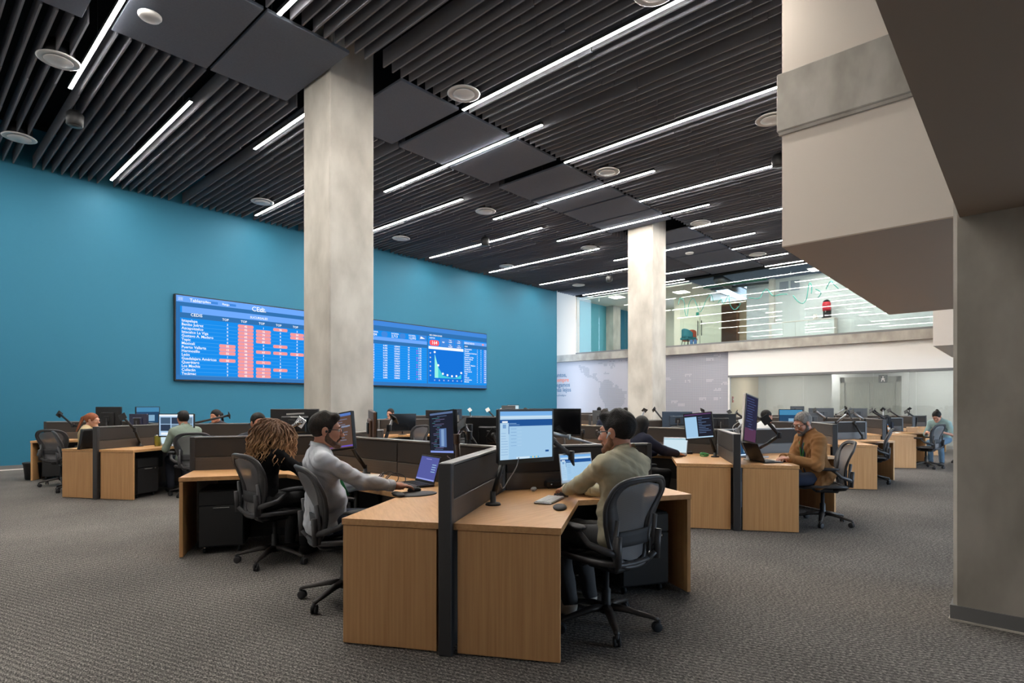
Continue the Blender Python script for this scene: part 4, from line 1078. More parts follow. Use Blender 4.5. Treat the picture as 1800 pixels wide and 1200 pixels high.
pc = on_plane(984, 893, DESK)
t = thing('wrist_rest', 'black rounded wrist rest at the elbow of the olive shirted man', 'wrist rest', pc, math.radians(35)); b = B(); b.sphere((0, 0, 0.008), (0.10, 0.045, 0.016), M_SOFTB, 20); b.build('pad', t)
t = thing('docking_station', 'black docking box on the desk under the nearest monitor', 'docking station', on_plane(977, 857, DESK) + Vector((0, 0, 0.001)), math.radians(-28))
b = B(); b.box((0, 0, 0.035), (0.20, 0.09, 0.05), M_BLACK, bev=0.008); b.box((0, 0, 0.006), (0.16, 0.07, 0.012), M_DKMET); b.build('body', t)
b = B(); b.box((0, -0.0462, 0.035), (0.16, 0.002, 0.03), M_DKMET); b.lathe([(0.007, 0), (0.007, 0.003)], M_CHROME, 12, Matrix.Rotation(PI / 2, 3, 'X'), (-0.06, -0.0472, 0.035)); b.build('port_panel', t)
t = thing('earbud_case', 'small clear plastic case left of the docking box', 'case', on_plane(938, 863, DESK) + Vector((0, 0, 0.001)), 0.4); b = B(); b.box((0, 0, 0.016), (0.055, 0.04, 0.03), mat('clear_plastic', (190, 190, 192), 0.2), bev=0.01); b.build('body', t)
mouse(on_plane(1008, 868, DESK) + Vector((-0.15, 0, 0.002)), 0.5, 'black mouse in front of the docking box')
cable([at(912, 804, 3.9), at(907, 822, 3.85), at(893, 845, 3.8), at(884, 858, 3.75), at(880, 850, 3.72)], 0.0035, mat('cable_white', (150, 148, 146), 0.5), 'pale cable hanging from the nearest lit monitor')
# grey man in white shirt
monitor(at(776, 760, 4.4), cdir(-0.88, -0.5), 0.46, 0.31, 'code', 'tilted dark monitor between the white shirted man and the screen fork', up=cdir(-0.13, 0, 1.0) + Vector((0, 0, 0)))
ab = Vector((2.80, 3.06, TOP))
arm(ab, at(795, 764, 4.38), 'black monitor arm with silver joint beside the screen fork', elbow=at(803, 771, 4.15), m2=M_SILV, vesa=cdir(-0.9, -0.4), m1=mat('arm_bronze', (66, 50, 40), 0.4, 0.4))
arm(Vector((3.55, 3.4, TOP)), at(815, 748, 4.75), 'monitor arm with white cables rising behind the fork of the nearest cluster', elbow=at(825, 765, 4.75), m2=M_SILV)
arm(Vector((3.5, 3.75, TOP)), at(800, 742, 5.0), 'bare monitor arm beyond the spine of the nearest cluster', elbow=at(826, 752, 5.0), m2=M_SILV)
for k, (x, y) in enumerate(((800, 770), (808, 764))):
    cable([at(x, y - 8, 4.42), at(x - 5, y + 4, 4.4), at(x - 10, y + 20, 4.38), at(x - 14, y + 30, 4.38), at(x - 8, y + 36, 4.38)], 0.004, mat('cable_lilac', (168, 150, 172), 0.5), ('lilac cable looped behind the tilted dark monitor', 'grey lilac cable on the silver jointed arm')[k])
laptop(Vector((2.95, 3.80, TOP)), cdir(-0.80, -0.60), 'dark laptop with a violet screen in front of the white shirted man', w=0.33, d=0.23, tilt=0.30, m=M_DKMET, style='violet')
t = thing('mouse_pad', 'black gel mouse pad under the hand of the white shirted man', 'mouse pad', Vector((2.67, 3.41, DESK + 0.001)), math.radians(-20))
b = B(); b.lathe([(0.15, 0), (0.155, 0.004), (0.15, 0.007)], M_SOFTB, 28, Matrix.Diagonal((1.1, 0.75, 1))); b.sphere((-0.13, 0.0, 0.012), (0.04, 0.11, 0.014), M_SOFTB); b.build('pad', t)
mouse(Vector((2.735, 3.50, DESK + 0.009)), math.radians(-110), 'black mouse under the right hand of the white shirted man')
for k, c3 in enumerate(((2.83, 4.12), (2.80, 3.98))):
    x, y = c3
    cable([(x, y, TOP + 0.004), (x + .05, y + .03, TOP + .05), (x + .12, y + .02, TOP + .09), (x + .17, y - .05, TOP + .06), (x + .12, y - .1, TOP + .01), (x + .05, y - .06, TOP + .006), (x + .02, y + .01, TOP + .05), (x + .1, y + .06, TOP + .08)], 0.004, M_BLACK, ('black cable coil behind the violet laptop', 'second black cable loop left of the violet laptop')[k])
t = thing('usb_hub', 'small grey adapter left of the violet laptop', 'adapter', Vector((2.66, 4.08, TOP)), 0.3); b = B(); b.box((0, 0, 0.012), (0.1, 0.045, 0.022), M_DKMET, bev=0.005); b.build('body', t)
monitor(at(590, 759, 5.25), cdir(-0.62, -0.78), 0.50, 0.31, 'brown', 'tilted monitor with a brown screen beyond the head of the white shirted man', up=cdir(-0.16, 0, 1.0))
arm(Vector((3.12, 4.75, TOP)), at(600, 757, 5.38), 'monitor arm at the middle of the nearest spine', elbow=at(612, 775, 5.3))
# seats behind the spine
monitor(at(519, 744, 6.55), cdir(0.03, 1.0), 0.53, 0.31, 'off', 'wide black monitor seen from behind with white stickers above the curly hair')
o = bpy.data.objects[-1] if False else None
t = thing('cable_tag', 'two white label strips across the back of the wide black monitor', 'label strip', at(519, 727, 6.44), 0); b = B()
b.box((0, 0, 0), (0.20, 0.003, 0.018), M_VENT, basis(cdir(0, 1)) @ Matrix.Rotation(0.05, 3, 'Y')); b.box((0.05, 0, -0.035), (0.20, 0.003, 0.018), M_VENT, basis(cdir(0, 1)))
b.build('strips', t)
arm(Vector((3.3, 6.02, TOP)), at(527, 742, 6.42), 'silver monitor arm behind the curly haired woman', elbow=at(508, 752, 6.4), m1=M_CHROME, m2=M_CHROME, vesa=cdir(0, 1))
monitor(at(657, 750, 5.95), cdir(0.94, 0.34), 0.50, 0.31, 'off', 'brown backed monitor standing behind the nearest spine', back=mat('monitor_brown_back', (98, 72, 56), 0.35), up=cdir(0.12, 0, 1.0))
arm(Vector((3.42, 5.0, TOP)), at(690, 738, 6.0), 'angled black arm right of the brown backed monitor', elbow=at(684, 752, 5.9), m2=M_SILV)
monitor(at(868, 765, 5.15), cdir(0.12, 1.0), 0.50, 0.31, 'off', 'black monitor back directly behind the nearest fork')
arm(sp((0, 0), 'F', -0.1, -0.3, TOP), at(868, 765, 5.06), 'monitor arm holding the black monitor behind the nearest fork', vesa=cdir(0, 1))
monitor(at(975, 741, 7.4), cdir(-0.25, -1.0), 0.66, 0.32, 'off', 'switched off black monitor left of the olive shirted man', bezel=0.01)
arm(Vector((7.12, 5.05, TOP)), at(980, 742, 7.5), 'monitor arm behind the switched off black monitor')
arm(Vector((6.9, 4.4, TOP)), at(968, 760, 7.1), 'thin silver arm under the switched off black monitor', elbow=at(1000, 768, 7.3), m1=M_SILV, m2=M_SILV)
far_monitor(709, 742, 12.0, cdir(0.45, -0.9), 0.56, 0.36, 'off', 'black monitor with white edge left of the empty far chair', back=M_WHITE)
far_monitor(768, 733, 13.4, cdir(0.1, 1.0), 0.5, 0.31, 'off', 'small black monitor back far beyond the tilted dark monitor')
# woman with curly hair: phone, papers
t = thing('paper_stack', 'small stack of white papers behind the white shirted man', 'papers', Vector((2.98, 4.55, TOP)), 0.4); b = B(); b.box((0, 0, 0.01), (0.21, 0.29, 0.02), M_WHITE); b.build('sheets', t)
# ---- second cluster (brown jacket man, navy jacket woman)
monitor(at(1228, 748, 7.35), cdir(-0.55, -0.83), 0.34, 0.31, 'split', 'lit monitor with a split page beside the dark haired woman', up=cdir(-0.13, 0, 1.0))
arm(on_plane(1257, 803, DESK), at(1238, 748, 7.42), 'black and grey arm left of the second screen fork', elbow=at(1247, 766, 7.3), m2=M_SILV)
laptop(Vector((6.98, 3.5, TOP)), cdir(-0.5, -0.85), 'open laptop with a white page in front of the dark haired woman', style='sheet', m=M_SILV, tilt=0.3)
b = B()
for k in range(3): b.tube([(0.05 * math.cos(i * .7 + k) * (1 + .2 * k), 0.05 * math.sin(i * .7 + k), 0.012 + 0.012 * k + 0.008 * math.sin(i)) for i in range(9)], 0.007, mat('lanyard_green', (60, 150, 84), 0.6), 6, closed=True)
o = b.build('green_lanyard'); o.location = on_plane(1238, 802, DESK); tag(o, 'coiled green lanyard lying on the desk left of the second fork', 'lanyard')
t = thing('phone_dock', 'black desk phone base beside the coiled green lanyard', 'desk phone', on_plane(1208, 797, DESK) + Vector((0, 0, 0.001)), 0.5); b = B(); b.box((0, 0, 0.02), (0.16, 0.14, 0.03), M_BLACK, bev=0.01); b.build('base', t)
b = B(); b.box((0, 0.02, 0.06), (0.13, 0.05, 0.03), M_CHROME, bev=0.01); b.build('handset', t)
monitor(at(1320, 736, 6.75), cdir(0.71, -0.70), 0.335, 0.53, 'plum', 'upright rotated monitor with white back above the brown jacketed man', up=cdir(0.22, 0, 1.0), back=M_WHITE)
arm(Vector((7.05, 2.55, TOP)), at(1308, 742, 6.85), 'grey arm holding the upright rotated monitor', elbow=at(1296, 757, 6.9), m1=M_SILV, m2=M_SILV)
laptop(on_plane(1344, 812, DESK) + Vector((0.05, 0.0, 0.001)), cdir(0.93, 0.10), 'black laptop under the hands of the brown jacketed man', style='off', tilt=0.42, w=0.34)
laptop(Vector((7.42, 2.62, TOP)), Vector((-0.3, -1, 0)), 'silver laptop with a blue screen behind the hands of the brown jacketed man', style='blue', m=M_SILV, tilt=0.2)
t = thing('red_cup', 'bright red cup behind the black laptop', 'cup', on_plane(1314, 799, DESK) + Vector((0.0, 0.0, 0.001)), 0)
b = B(); b.lathe([(0.035, 0), (0.042, 0.215), (0.042, 0.22)], mat('cup_red', (222, 30, 36), 0.35), 20); b.build('body', t)
b = B(); b.lathe([(0.036, 0.0005), (0.0372, 0.03)], mat('cup_white_base', (214, 190, 176), 0.4), 20, Matrix.Diagonal((1.03, 1.03, 1))); b.build('base_band', t)
arm(sp((0, 1), 'A', 0.35, -0.35, TOP), at(1346, 738, 6.9), 'long black arm reaching up behind the upright monitor', elbow=at(1370, 765, 6.8))
far_monitor(1265, 741, 11.2, cdir(0.05, 1.0), 0.62, 0.30, 'off', 'wide dark monitor back left of the upright rotated monitor')
far_monitor(1390, 735, 11.5, cdir(-0.3, -1.0), 0.42, 0.34, 'blue', 'blue lit monitor behind the head of the brown jacketed man')
cable([at(1305, 738, 6.9), at(1293, 745, 6.9), at(1288, 752, 6.9), at(1292, 762, 6.9)], 0.004, M_VENT, 'white cable looping from the upright rotated monitor')
# ---- left cluster
monitor(at(310, 747, 9.1), cdir(-0.05, -1.0), 0.56, 0.34, 'cams', 'bright monitor in front of the man in pale green')
arm(sp((1, 0), 'A', 0.0, -0.2, TOP), at(310, 747, 9.2), 'arm holding the bright monitor in the left cluster')
far_monitor(192, 735, 11.0, cdir(0.1, 1.0), 0.50, 0.42, 'off', 'black monitor back behind the red haired woman', back=M_WBEZ)
far_monitor(260, 729, 11.2, cdir(0.85, -0.5), 0.42, 0.30, 'blue', 'narrow side on monitor left of the bright monitor')
far_monitor(245, 739, 10.6, cdir(0.2, 1.0), 0.36, 0.22, 'off', 'small dark blue screen back between red haired woman and bright monitor', back=mat('navy_back', (44, 48, 76), 0.4))
laptop(sp((1, 0), 'A', -0.06, -0.62, TOP), Vector((0.2, -0.9, 0)), 'laptop with pale screen under the bright monitor', style='sheet', m=M_SILV)
arm(sp((1, 0), 'B', -0.75, -0.62, TOP), at(106, 728, 10.6), 'bare arm stretched left over the red haired woman\'s desk', elbow=at(128, 747, 10.4))
arm(on_plane(246, 784, DESK), at(217, 733, 8.82), 'brown black arm leaning before the left cluster screen', elbow=at(237, 755, 9.02))
arm(sp((1, 0), 'F', 0.3, -0.4, TOP), at(401, 730, 10.9), 'arm with square plate beside the woman\'s head in the left cluster')
cyl_thing('travel_tumbler', 'olive green tumbler on the left cluster desk', 'tumbler', on_plane(277, 784, DESK) + Vector((0, 0, 0.001)),
          [('body', [(0.042, 0), (0.047, 0.16), (0.047, 0.165)], mat('tumbler_green', (132, 142, 62), 0.35)), ('lid', [(0.049, 0.165), (0.049, 0.18), (0.035, 0.185)], M_CHROME)])
b = B(); b.grid(lambda u, v: (0.30 * (u - .5) * (1 - .55 * v), 0.08 * math.sin(PI * u) - 0.05, 0.0 + 0.30 * v), 12, 8, M_BLACK, 0.03); o = b.build('black_bag'); o.location = Vector(on_plane(150, 789, DESK)) + Vector((0, 0, 0.002)); o.rotation_euler = (0, 0, 0.6)
tag(o, 'slumped black bag on the desk beside the red haired woman', 'bag')
cyl_thing('waste_bin', 'black waste bin standing at the left end of the teal wall', 'waste bin', on_plane(58, 842, 0),
          [('bucket', [(0.11, 0), (0.12, 0.01), (0.15, 0.30), (0.155, 0.31), (0.14, 0.31)], M_BLACK), ('liner_rim', [(0.157, 0.29), (0.162, 0.32), (0.15, 0.325)], M_SOFTB)])
# ---- right hand clusters
far_monitor(1002, 733, 17.0, cdir(-0.1, 1.0), 0.50, 0.40, 'off', 'navy backed monitor in front of the map wall', back=mat('navy_back', (44, 48, 76), 0.4))
far_monitor(1085, 727, 20.0, cdir(0.1, -1.0), 0.40, 0.24, 'aqua', 'small aqua lit monitor in front of the map wall')
far_monitor(1190, 738, 14.5, cdir(0.0, 1.0), 0.62, 0.34, 'off', 'dark blue monitor back right of the second column', back=mat('slate_back', (50, 66, 84), 0.4))
far_monitor(1052, 733, 15.6, cdir(0.05, 1.0), 0.36, 0.42, 'off', 'grey monitor back right of the navy backed monitor', back=mat('grey_back', (72, 74, 76), 0.5))
far_monitor(902, 718, 15.5, cdir(0.1, -1.0), 0.3, 0.18, 'sheet', 'small lit laptop like screen above the nearest lit monitor')
far_monitor(894, 722, 13.2, cdir(0.1, 1.0), 0.34, 0.26, 'off', 'grey screen back left of the nearest lit monitor', back=mat('grey_back', (72, 74, 76), 0.5))
far_monitor(804, 727, 14.6, cdir(0.5, 0.9), 0.3, 0.26, 'blue', 'teal monitor half hidden by the tilted dark monitor', back=mat('slate_back', (50, 66, 84), 0.4))
for k, (x, y, dd, w) in enumerate(((1443, 727, 15.2, 0.6), (1425, 736, 13.6, 0.55), (1508, 726, 17.5, 0.5), (1401, 722, 17.8, 0.4))):
    far_monitor(x, y, dd, cdir(0.1, 1.0), w, 0.28, 'off', ('grey monitor back left of the lift doors', 'lower dark monitor back behind the brown jacketed man', 'small monitor back below the lift doors', 'small monitor back right of the blue lit one')[k], back=mat('grey_back', (72, 74, 76), 0.5))
ARMS = [ # head px, base seat
    ((838, 721, 14.0), (1, 2), 'B'), ((853, 722, 14.3), (1, 2), 'F'), ((868, 722, 14.6), (1, 2), 'C'), ((880, 731, 12.6), (1, 2), 'A'),
    ((1120, 726, 10.4), (0, 2), 'B'), ((1133, 722, 12.3), (0, 2), 'C'), ((1150, 720, 12.9), (0, 2), 'D'), ((1192, 722, 13.1), (0, 3), 'B'), ((1203, 726, 12.0), (0, 2), 'F'), ((1234, 722, 12.6), (0, 2), 'E'), ((1250, 722, 12.9), (0, 3), 'A'),
    ((1292, 725, 14.2), (0, 3), 'C'), ((1303, 724, 14.6), (0, 3), 'F'), ((1361, 724, 13.2), (0, 3), 'E'), ((1418, 724, 12.4), (0, 2), 'A'),
    ((1456, 724, 13.2), (0, 3), 'B'), ((1463, 722, 15.8), (0, 4), 'B'), ((1490, 726, 10.6), (0, 2), 'A'), ((1532, 722, 14.4), (0, 3), 'A'), ((1541, 720, 15.2), (0, 3), 'F'),
    ((1562, 724, 15.8), (0, 4), 'A'), ((1576, 714, 18.5), (0, 4), 'C'), ((1599, 719, 17.8), (0, 4), 'F'), ((1613, 719, 17.2), (0, 4), 'E')]
wordn = ['first', 'second', 'third', 'fourth', 'fifth', 'sixth', 'seventh', 'eighth', 'ninth', 'tenth']
cnt = {}
for i, ((x, y, dd), c, k) in enumerate(ARMS):
    h = at(x, y, dd); J, a = seat_frame(c, k)
    # stand the arm on the nearest worktop point of its seat
    v = Matrix.Rotation(-a, 3, 'Z') @ (h - J)
    s = max(0.18, min(1.1, abs(v.x) / 0.866 + 0.1)); q = wingp('R' if v.x > 0 else 'L', s, 0.14, TOP)
    base = sp(c, k, q.x, q.y, TOP)
    hd = Vector((h.x, h.y, h.z)); off = Vector((h.x - base.x, h.y - base.y, 0))
    if off.length > 0.34: hd = Vector((base.x, base.y, h.z)) + off.normalized() * 0.34
    hd.z = min(max(h.z, 1.12), 1.30)
    left = i < 4
    cnt[(c, k)] = cnt.get((c, k), 0) + 1
    arm(base, hd, ('bare white' if left else 'bare black') + ' monitor arm, ' + SNAME[k] + ', ' + CNAME[c] + ('' if cnt[(c, k)] == 1 else ', other one'), m1=M_VENT if left else M_BLACK, m2=M_SILV if i % 2 else M_DKMET, group='bare monitor mounts')
# fourth cluster desk things
t = thing('backpack', 'black backpack leaning on the fourth cluster desk at the right', 'backpack', sp((0, 3), 'A', 0.28, -0.47, TOP), 0.3)
b = B(); b.box((0, 0, 0.21), (0.30, 0.17, 0.42), mat('backpack_black', (20, 22, 28), 0.8), bev=0.06); b.build('body', t)
b = B(); b.box((0, -0.11, 0.15), (0.22, 0.06, 0.22), mat('backpack_navy', (34, 44, 62), 0.8), bev=0.025); b.build('pocket', t)
b = B(); b.tube([(-0.08, 0.08, 0.4), (-0.1, 0.16, 0.3), (-0.1, 0.14, 0.1), (-0.09, 0.08, 0.05)], 0.014, M_BLACK); b.tube([(0.08, 0.08, 0.4), (0.1, 0.16, 0.3), (0.1, 0.14, 0.1), (0.09, 0.08, 0.05)], 0.014, M_BLACK); b.build('strap', t)
cyl_thing('juice_bottle', 'orange juice bottle with blue cap at the right', 'bottle', sp((0, 3), 'A', -0.42, -0.60, TOP),
          [('body', [(0.03, 0), (0.033, 0.06), (0.033, 0.15), (0.018, 0.19)], mat('juice_orange', (226, 140, 60), 0.25)), ('label', [(0.0335, 0.08), (0.0335, 0.145)], M_WHITE), ('cap', [(0.018, 0.19), (0.018, 0.215)], mat('cap_blue', (30, 120, 200), 0.4))])
cyl_thing('spray_bottle', 'yellow green bottle beside the orange juice bottle', 'bottle', sp((0, 3), 'A', -0.30, -0.52, TOP),
          [('body', [(0.032, 0), (0.034, 0.05), (0.034, 0.13), (0.02, 0.19)], mat('bottle_lime', (200, 204, 60), 0.3)), ('label', [(0.0345, 0.04), (0.0345, 0.10)], mat('label_pale', (210, 225, 225), 0.4)), ('cap', [(0.018, 0.19), (0.018, 0.225)], M_WHITE)])
cyl_thing('pill_bottle', 'small white bottle in front of the orange juice bottle', 'bottle', sp((0, 3), 'A', -0.37, -0.64, TOP),
          [('body', [(0.022, 0), (0.022, 0.1), (0.014, 0.12)], M_WHITE), ('cap', [(0.015, 0.12), (0.015, 0.14)], M_WHITE)])
t = thing('cardboard_box', 'small pale cardboard box under the arms of the woman writing', 'box', sp((0, 3), 'A', 0.85, -0.92, TOP), 0.2); b = B(); b.box((0, 0, 0.06), (0.3, 0.22, 0.12), mat('cardboard', (196, 168, 140), 0.8), bev=0.003); b.build('carton', t)
b = B(); b.box((0, 0, 0.1205), (0.3, 0.05, 0.002), M_VENT); b.build('tape', t)
b = B(); b.box((0, 0, 0.003), (0.5, 0.3, 0.004), M_WHITE); o = b.build('desk_papers'); o.location = sp((0, 3), 'A', 0.1, -0.62, TOP); tag(o, 'flat white papers on the fourth cluster desk', 'papers')
# ================================================================== people
class Field:
    """shapes blended into one continuous surface (distance field on a grid, then surface nets)"""
    def __init__(s): s.p = []
    def cone(s, a, b, ra, rb=None, k=0.02, sq=None, op=1):
        """tapered limb; sq = (direction, factor) widens the section along a direction"""
        rb = ra if rb is None else rb
        a, b = np.array(a, float), np.array(b, float); m = max(ra, rb) * (sq[1] if sq else 1)
        s.p.append(('c', a, b, ra, rb, sq, k, op, np.minimum(a, b) - m, np.maximum(a, b) + m)); return s
    def ell(s, c, r, R=None, k=0.02, op=1):
        c = np.array(c, float); r = np.array(r, float) if hasattr(r, '__len__') else np.array([r] * 3, float); m = r.max()
        s.p.append(('e', c, r, None if R is None else np.array(R, float), k, op, c - m, c + m)); return s
    def half(s, n, d, lo, hi, op=-1, k=0.006):
        """cuts away where n.p > d, inside the box lo-hi"""
        s.p.append(('h', np.array(n, float), d, k, op, np.array(lo, float), np.array(hi, float))); return s
    def build(s, name, m, h=0.006, parent=None, disp=None, clip=None):
        add = [q for q in s.p if q[-3] > 0 if q[0] != 'h']
        lo = np.min([q[-2] for q in add], 0) - 4 * h; hi = np.max([q[-1] for q in add], 0) + 4 * h
        n = np.ceil((hi - lo) / h).astype(int) + 1
        F = np.full(n, 0.5, np.float32)
        for q in s.p:
            kk = q[-4]; pad = kk + 3 * h
            i0 = np.maximum(0, np.floor((q[-2] - pad - lo) / h).astype(int)); i1 = np.minimum(n, np.ceil((q[-1] + pad - lo) / h).astype(int) + 1)
            if (i1 <= i0).any(): continue
            X = (lo[0] + h * np.arange(i0[0], i1[0], dtype=np.float32))[:, None, None]
            Y = (lo[1] + h * np.arange(i0[1], i1[1], dtype=np.float32))[None, :, None]
            Z = (lo[2] + h * np.arange(i0[2], i1[2], dtype=np.float32))[None, None, :]
            sl = tuple(slice(a, b) for a, b in zip(i0, i1))
            if q[0] == 'c':
                _, a, b, ra, rb, sq = q[:6]; ab = b - a
                px, py, pz = X - a[0], Y - a[1], Z - a[2]
                if sq:
                    u = np.array(sq[0], float); u /= np.linalg.norm(u); g = 1 - 1 / sq[1]
                    du = (px * u[0] + py * u[1] + pz * u[2]) * g
                    px, py, pz = px - du * u[0], py - du * u[1], pz - du * u[2]
                    ab = ab - u * ab.dot(u) * g
                L2 = max(ab.dot(ab), 1e-9)
                t = np.clip((px * ab[0] + py * ab[1] + pz * ab[2]) / L2, 0, 1)
                d = np.sqrt((px - t * ab[0]) ** 2 + (py - t * ab[1]) ** 2 + (pz - t * ab[2]) ** 2) - (ra + t * (rb - ra))
            elif q[0] == 'e':
                _, c, r, R = q[:4]; px, py, pz = X - c[0], Y - c[1], Z - c[2]
                if R is not None: px, py, pz = (R[0][j] * px + R[1][j] * py + R[2][j] * pz for j in range(3))
                k0 = np.sqrt((px / r[0]) ** 2 + (py / r[1]) ** 2 + (pz / r[2]) ** 2)
                k1 = np.sqrt((px / r[0] ** 2) ** 2 + (py / r[1] ** 2) ** 2 + (pz / r[2] ** 2) ** 2) + 1e-6
                d = k0 * (k0 - 1) / k1
            else:
                _, nn, dd = q[:3]; d = dd - (X * nn[0] + Y * nn[1] + Z * nn[2]) + np.zeros((1, 1, 1), np.float32)
            A = F[sl]; op = q[-3]
            if op < 0: A, d = -A, d
            if kk > 0:
                w = np.clip(0.5 + 0.5 * (A - d) / kk, 0, 1); r_ = A * (1 - w) + d * w - kk * w * (1 - w)
            else: r_ = np.minimum(A, d)
            F[sl] = -r_ if op < 0 else r_
        if disp is not None:
            X = (lo[0] + h * np.arange(n[0], dtype=np.float32))[:, None, None]; Y = (lo[1] + h * np.arange(n[1], dtype=np.float32))[None, :, None]; Z = (lo[2] + h * np.arange(n[2], dtype=np.float32))[None, None, :]
            F += disp(X, Y, Z).astype(np.float32)
        ins = F < 0
        cs = [(i, j, k) for i in (0, 1) for j in (0, 1) for k in (0, 1)]
        S_ = np.zeros(np.array(n) - 1, np.uint8)
        for i, j, k in cs: S_ += ins[i:n[0] - 1 + i, j:n[1] - 1 + j, k:n[2] - 1 + k]
        act = (S_ > 0) & (S_ < 8); idx = np.argwhere(act)
        ids = -np.ones(act.shape, np.int32); ids[act] = np.arange(len(idx))
        acc = np.zeros((len(idx), 3)); cn = np.zeros(len(idx))
        for c0 in cs:
            for ax in range(3):
                if c0[ax]: continue
                c1 = list(c0); c1[ax] = 1
                f0 = F[tuple((idx + c0).T)]; f1 = F[tuple((idx + c1).T)]; m_ = (f0 < 0) != (f1 < 0)
                t = np.where(m_, f0 / np.where(m_, f0 - f1, 1), 0)
                p = np.tile(np.array(c0, float), (len(idx), 1)); p[:, ax] = t
                acc += p * m_[:, None]; cn += m_
        V = lo + h * (idx + acc / np.maximum(cn, 1)[:, None])
        Q = []
        for ax in range(3):
            a0 = [slice(None)] * 3; a1 = [slice(None)] * 3; a0[ax] = slice(0, -1); a1[ax] = slice(1, None)
            s0, s1 = ins[tuple(a0)], ins[tuple(a1)]
            e = np.argwhere(s0 != s1); b1, b2 = (ax + 1) % 3, (ax + 2) % 3
            e = e[(e[:, b1] > 0) & (e[:, b2] > 0) & (e[:, b1] < n[b1] - 1) & (e[:, b2] < n[b2] - 1)]
            flip = s0[tuple(e.T)]
            o = np.zeros((4, 3), int); o[1][b1] = -1; o[2][b1] = -1; o[2][b2] = -1; o[3][b2] = -1
            qd = np.stack([ids[tuple((e + k).T)] for k in o], 1)
            qd[~flip] = qd[~flip][:, ::-1]
            Q.append(qd[(qd >= 0).all(1)])
        Q = np.concatenate(Q)
        me = bpy.data.meshes.new(name); me.vertices.add(len(V)); me.vertices.foreach_set('co', V.astype(np.float32).ravel())
        me.loops.add(Q.size); me.loops.foreach_set('vertex_index', Q.ravel().astype(np.int32))
        me.polygons.add(len(Q)); me.polygons.foreach_set('loop_start', (np.arange(len(Q)) * 4).astype(np.int32))
        me.polygons.foreach_set('use_smooth', np.ones(len(Q), bool)); me.materials.append(m); me.update(calc_edges=True)
        o = bpy.data.objects.new(name, me); COL.objects.link(o)
        if parent is not None: o.parent = parent
        return o
def folds(amp, f=1.0, seed=0.0):
    def g(X, Y, Z):
        w = np.sin(9 * f * X + 7 * f * Z + seed) * 1.6 + np.sin(11 * f * Y - 5 * f * Z + 2 * seed) * 1.4
        a = np.sin(26 * f * (X * 0.5 + Y * 0.4 + Z) + w * 1.5 + seed); b = np.sin(31 * f * (X * 0.8 - Z * 0.5 + Y * 0.3) + 2 * w)
        return amp * (a * np.abs(a) * 0.7 + 0.5 * b)
    return g
def strands(amp, f=1.0):
    def g(X, Y, Z):
        return amp * (np.sin(150 * f * X + 4 * np.sin(30 * Y + 20 * Z)) * 0.6 + np.sin(120 * f * Y + 3 * np.sin(40 * Z + 9 * X)) * 0.5 + 0.4 * np.sin(60 * Z + 50 * X))
    return g
V3 = lambda *a: np.array(a, float)
def unit(v): v = np.array(v, float); return v / max(np.linalg.norm(v), 1e-9)
def skinmat(name, c):
    if name in MATS: return MATS[name]
    m = mat(name, c, 0.5, spec=0.4, vary=((22, 22, 22), 0.35, tuple(int(v * w) for v, w in zip(c, (0.93, 0.86, 0.83)))))
    m.node_tree.nodes['Principled BSDF'].inputs['Subsurface Weight'].default_value = 0.08
    m.node_tree.nodes['Principled BSDF'].inputs['Subsurface Radius'].default_value = (0.01, 0.004, 0.002)
    return m
def hairmat(name, c, c2, tip=None, z0=0, z1=1):
    if name in MATS: return MATS[name]
    m = mat(name, c, 0.6, spec=0.25, vary=((60, 60, 14), 0.22, c2), bump=(140, 0.5))
    if tip:      # dyed lengths: colour runs along the hair of the head itself
        nt = m.node_tree; N = nt.nodes.new; L = nt.links.new; b = nt.nodes['Principled BSDF']
        src = b.inputs['Base Color'].links[0].from_socket
        tc = N('ShaderNodeTexCoord'); sx = N('ShaderNodeSeparateXYZ'); mr = N('ShaderNodeMapRange'); mx = N('ShaderNodeMix'); mx.data_type = 'RGBA'
        L(tc.outputs['Object'], sx.inputs[0]); L(sx.outputs[2], mr.inputs[0]); mr.inputs['From Min'].default_value = z1; mr.inputs['From Max'].default_value = z0
        nz = N('ShaderNodeTexNoise'); nz.inputs['Scale'].default_value = 25; L(tc.outputs['Object'], nz.inputs[0])
        ml = N('ShaderNodeMath'); ml.operation = 'MULTIPLY'; L(mr.outputs[0], ml.inputs[0]); L(nz.outputs[0], ml.inputs[1])
        m2 = N('ShaderNodeMath'); m2.operation = 'MULTIPLY'; m2.inputs[1].default_value = 2.3; m2.use_clamp = True; L(ml.outputs[0], m2.inputs[0])
        L(m2.outputs[0], mx.inputs[0]); L(src, mx.inputs[6]); mx.inputs[7].default_value = (*lin(tip), 1); L(mx.outputs[2], b.inputs['Base Color'])
    return m
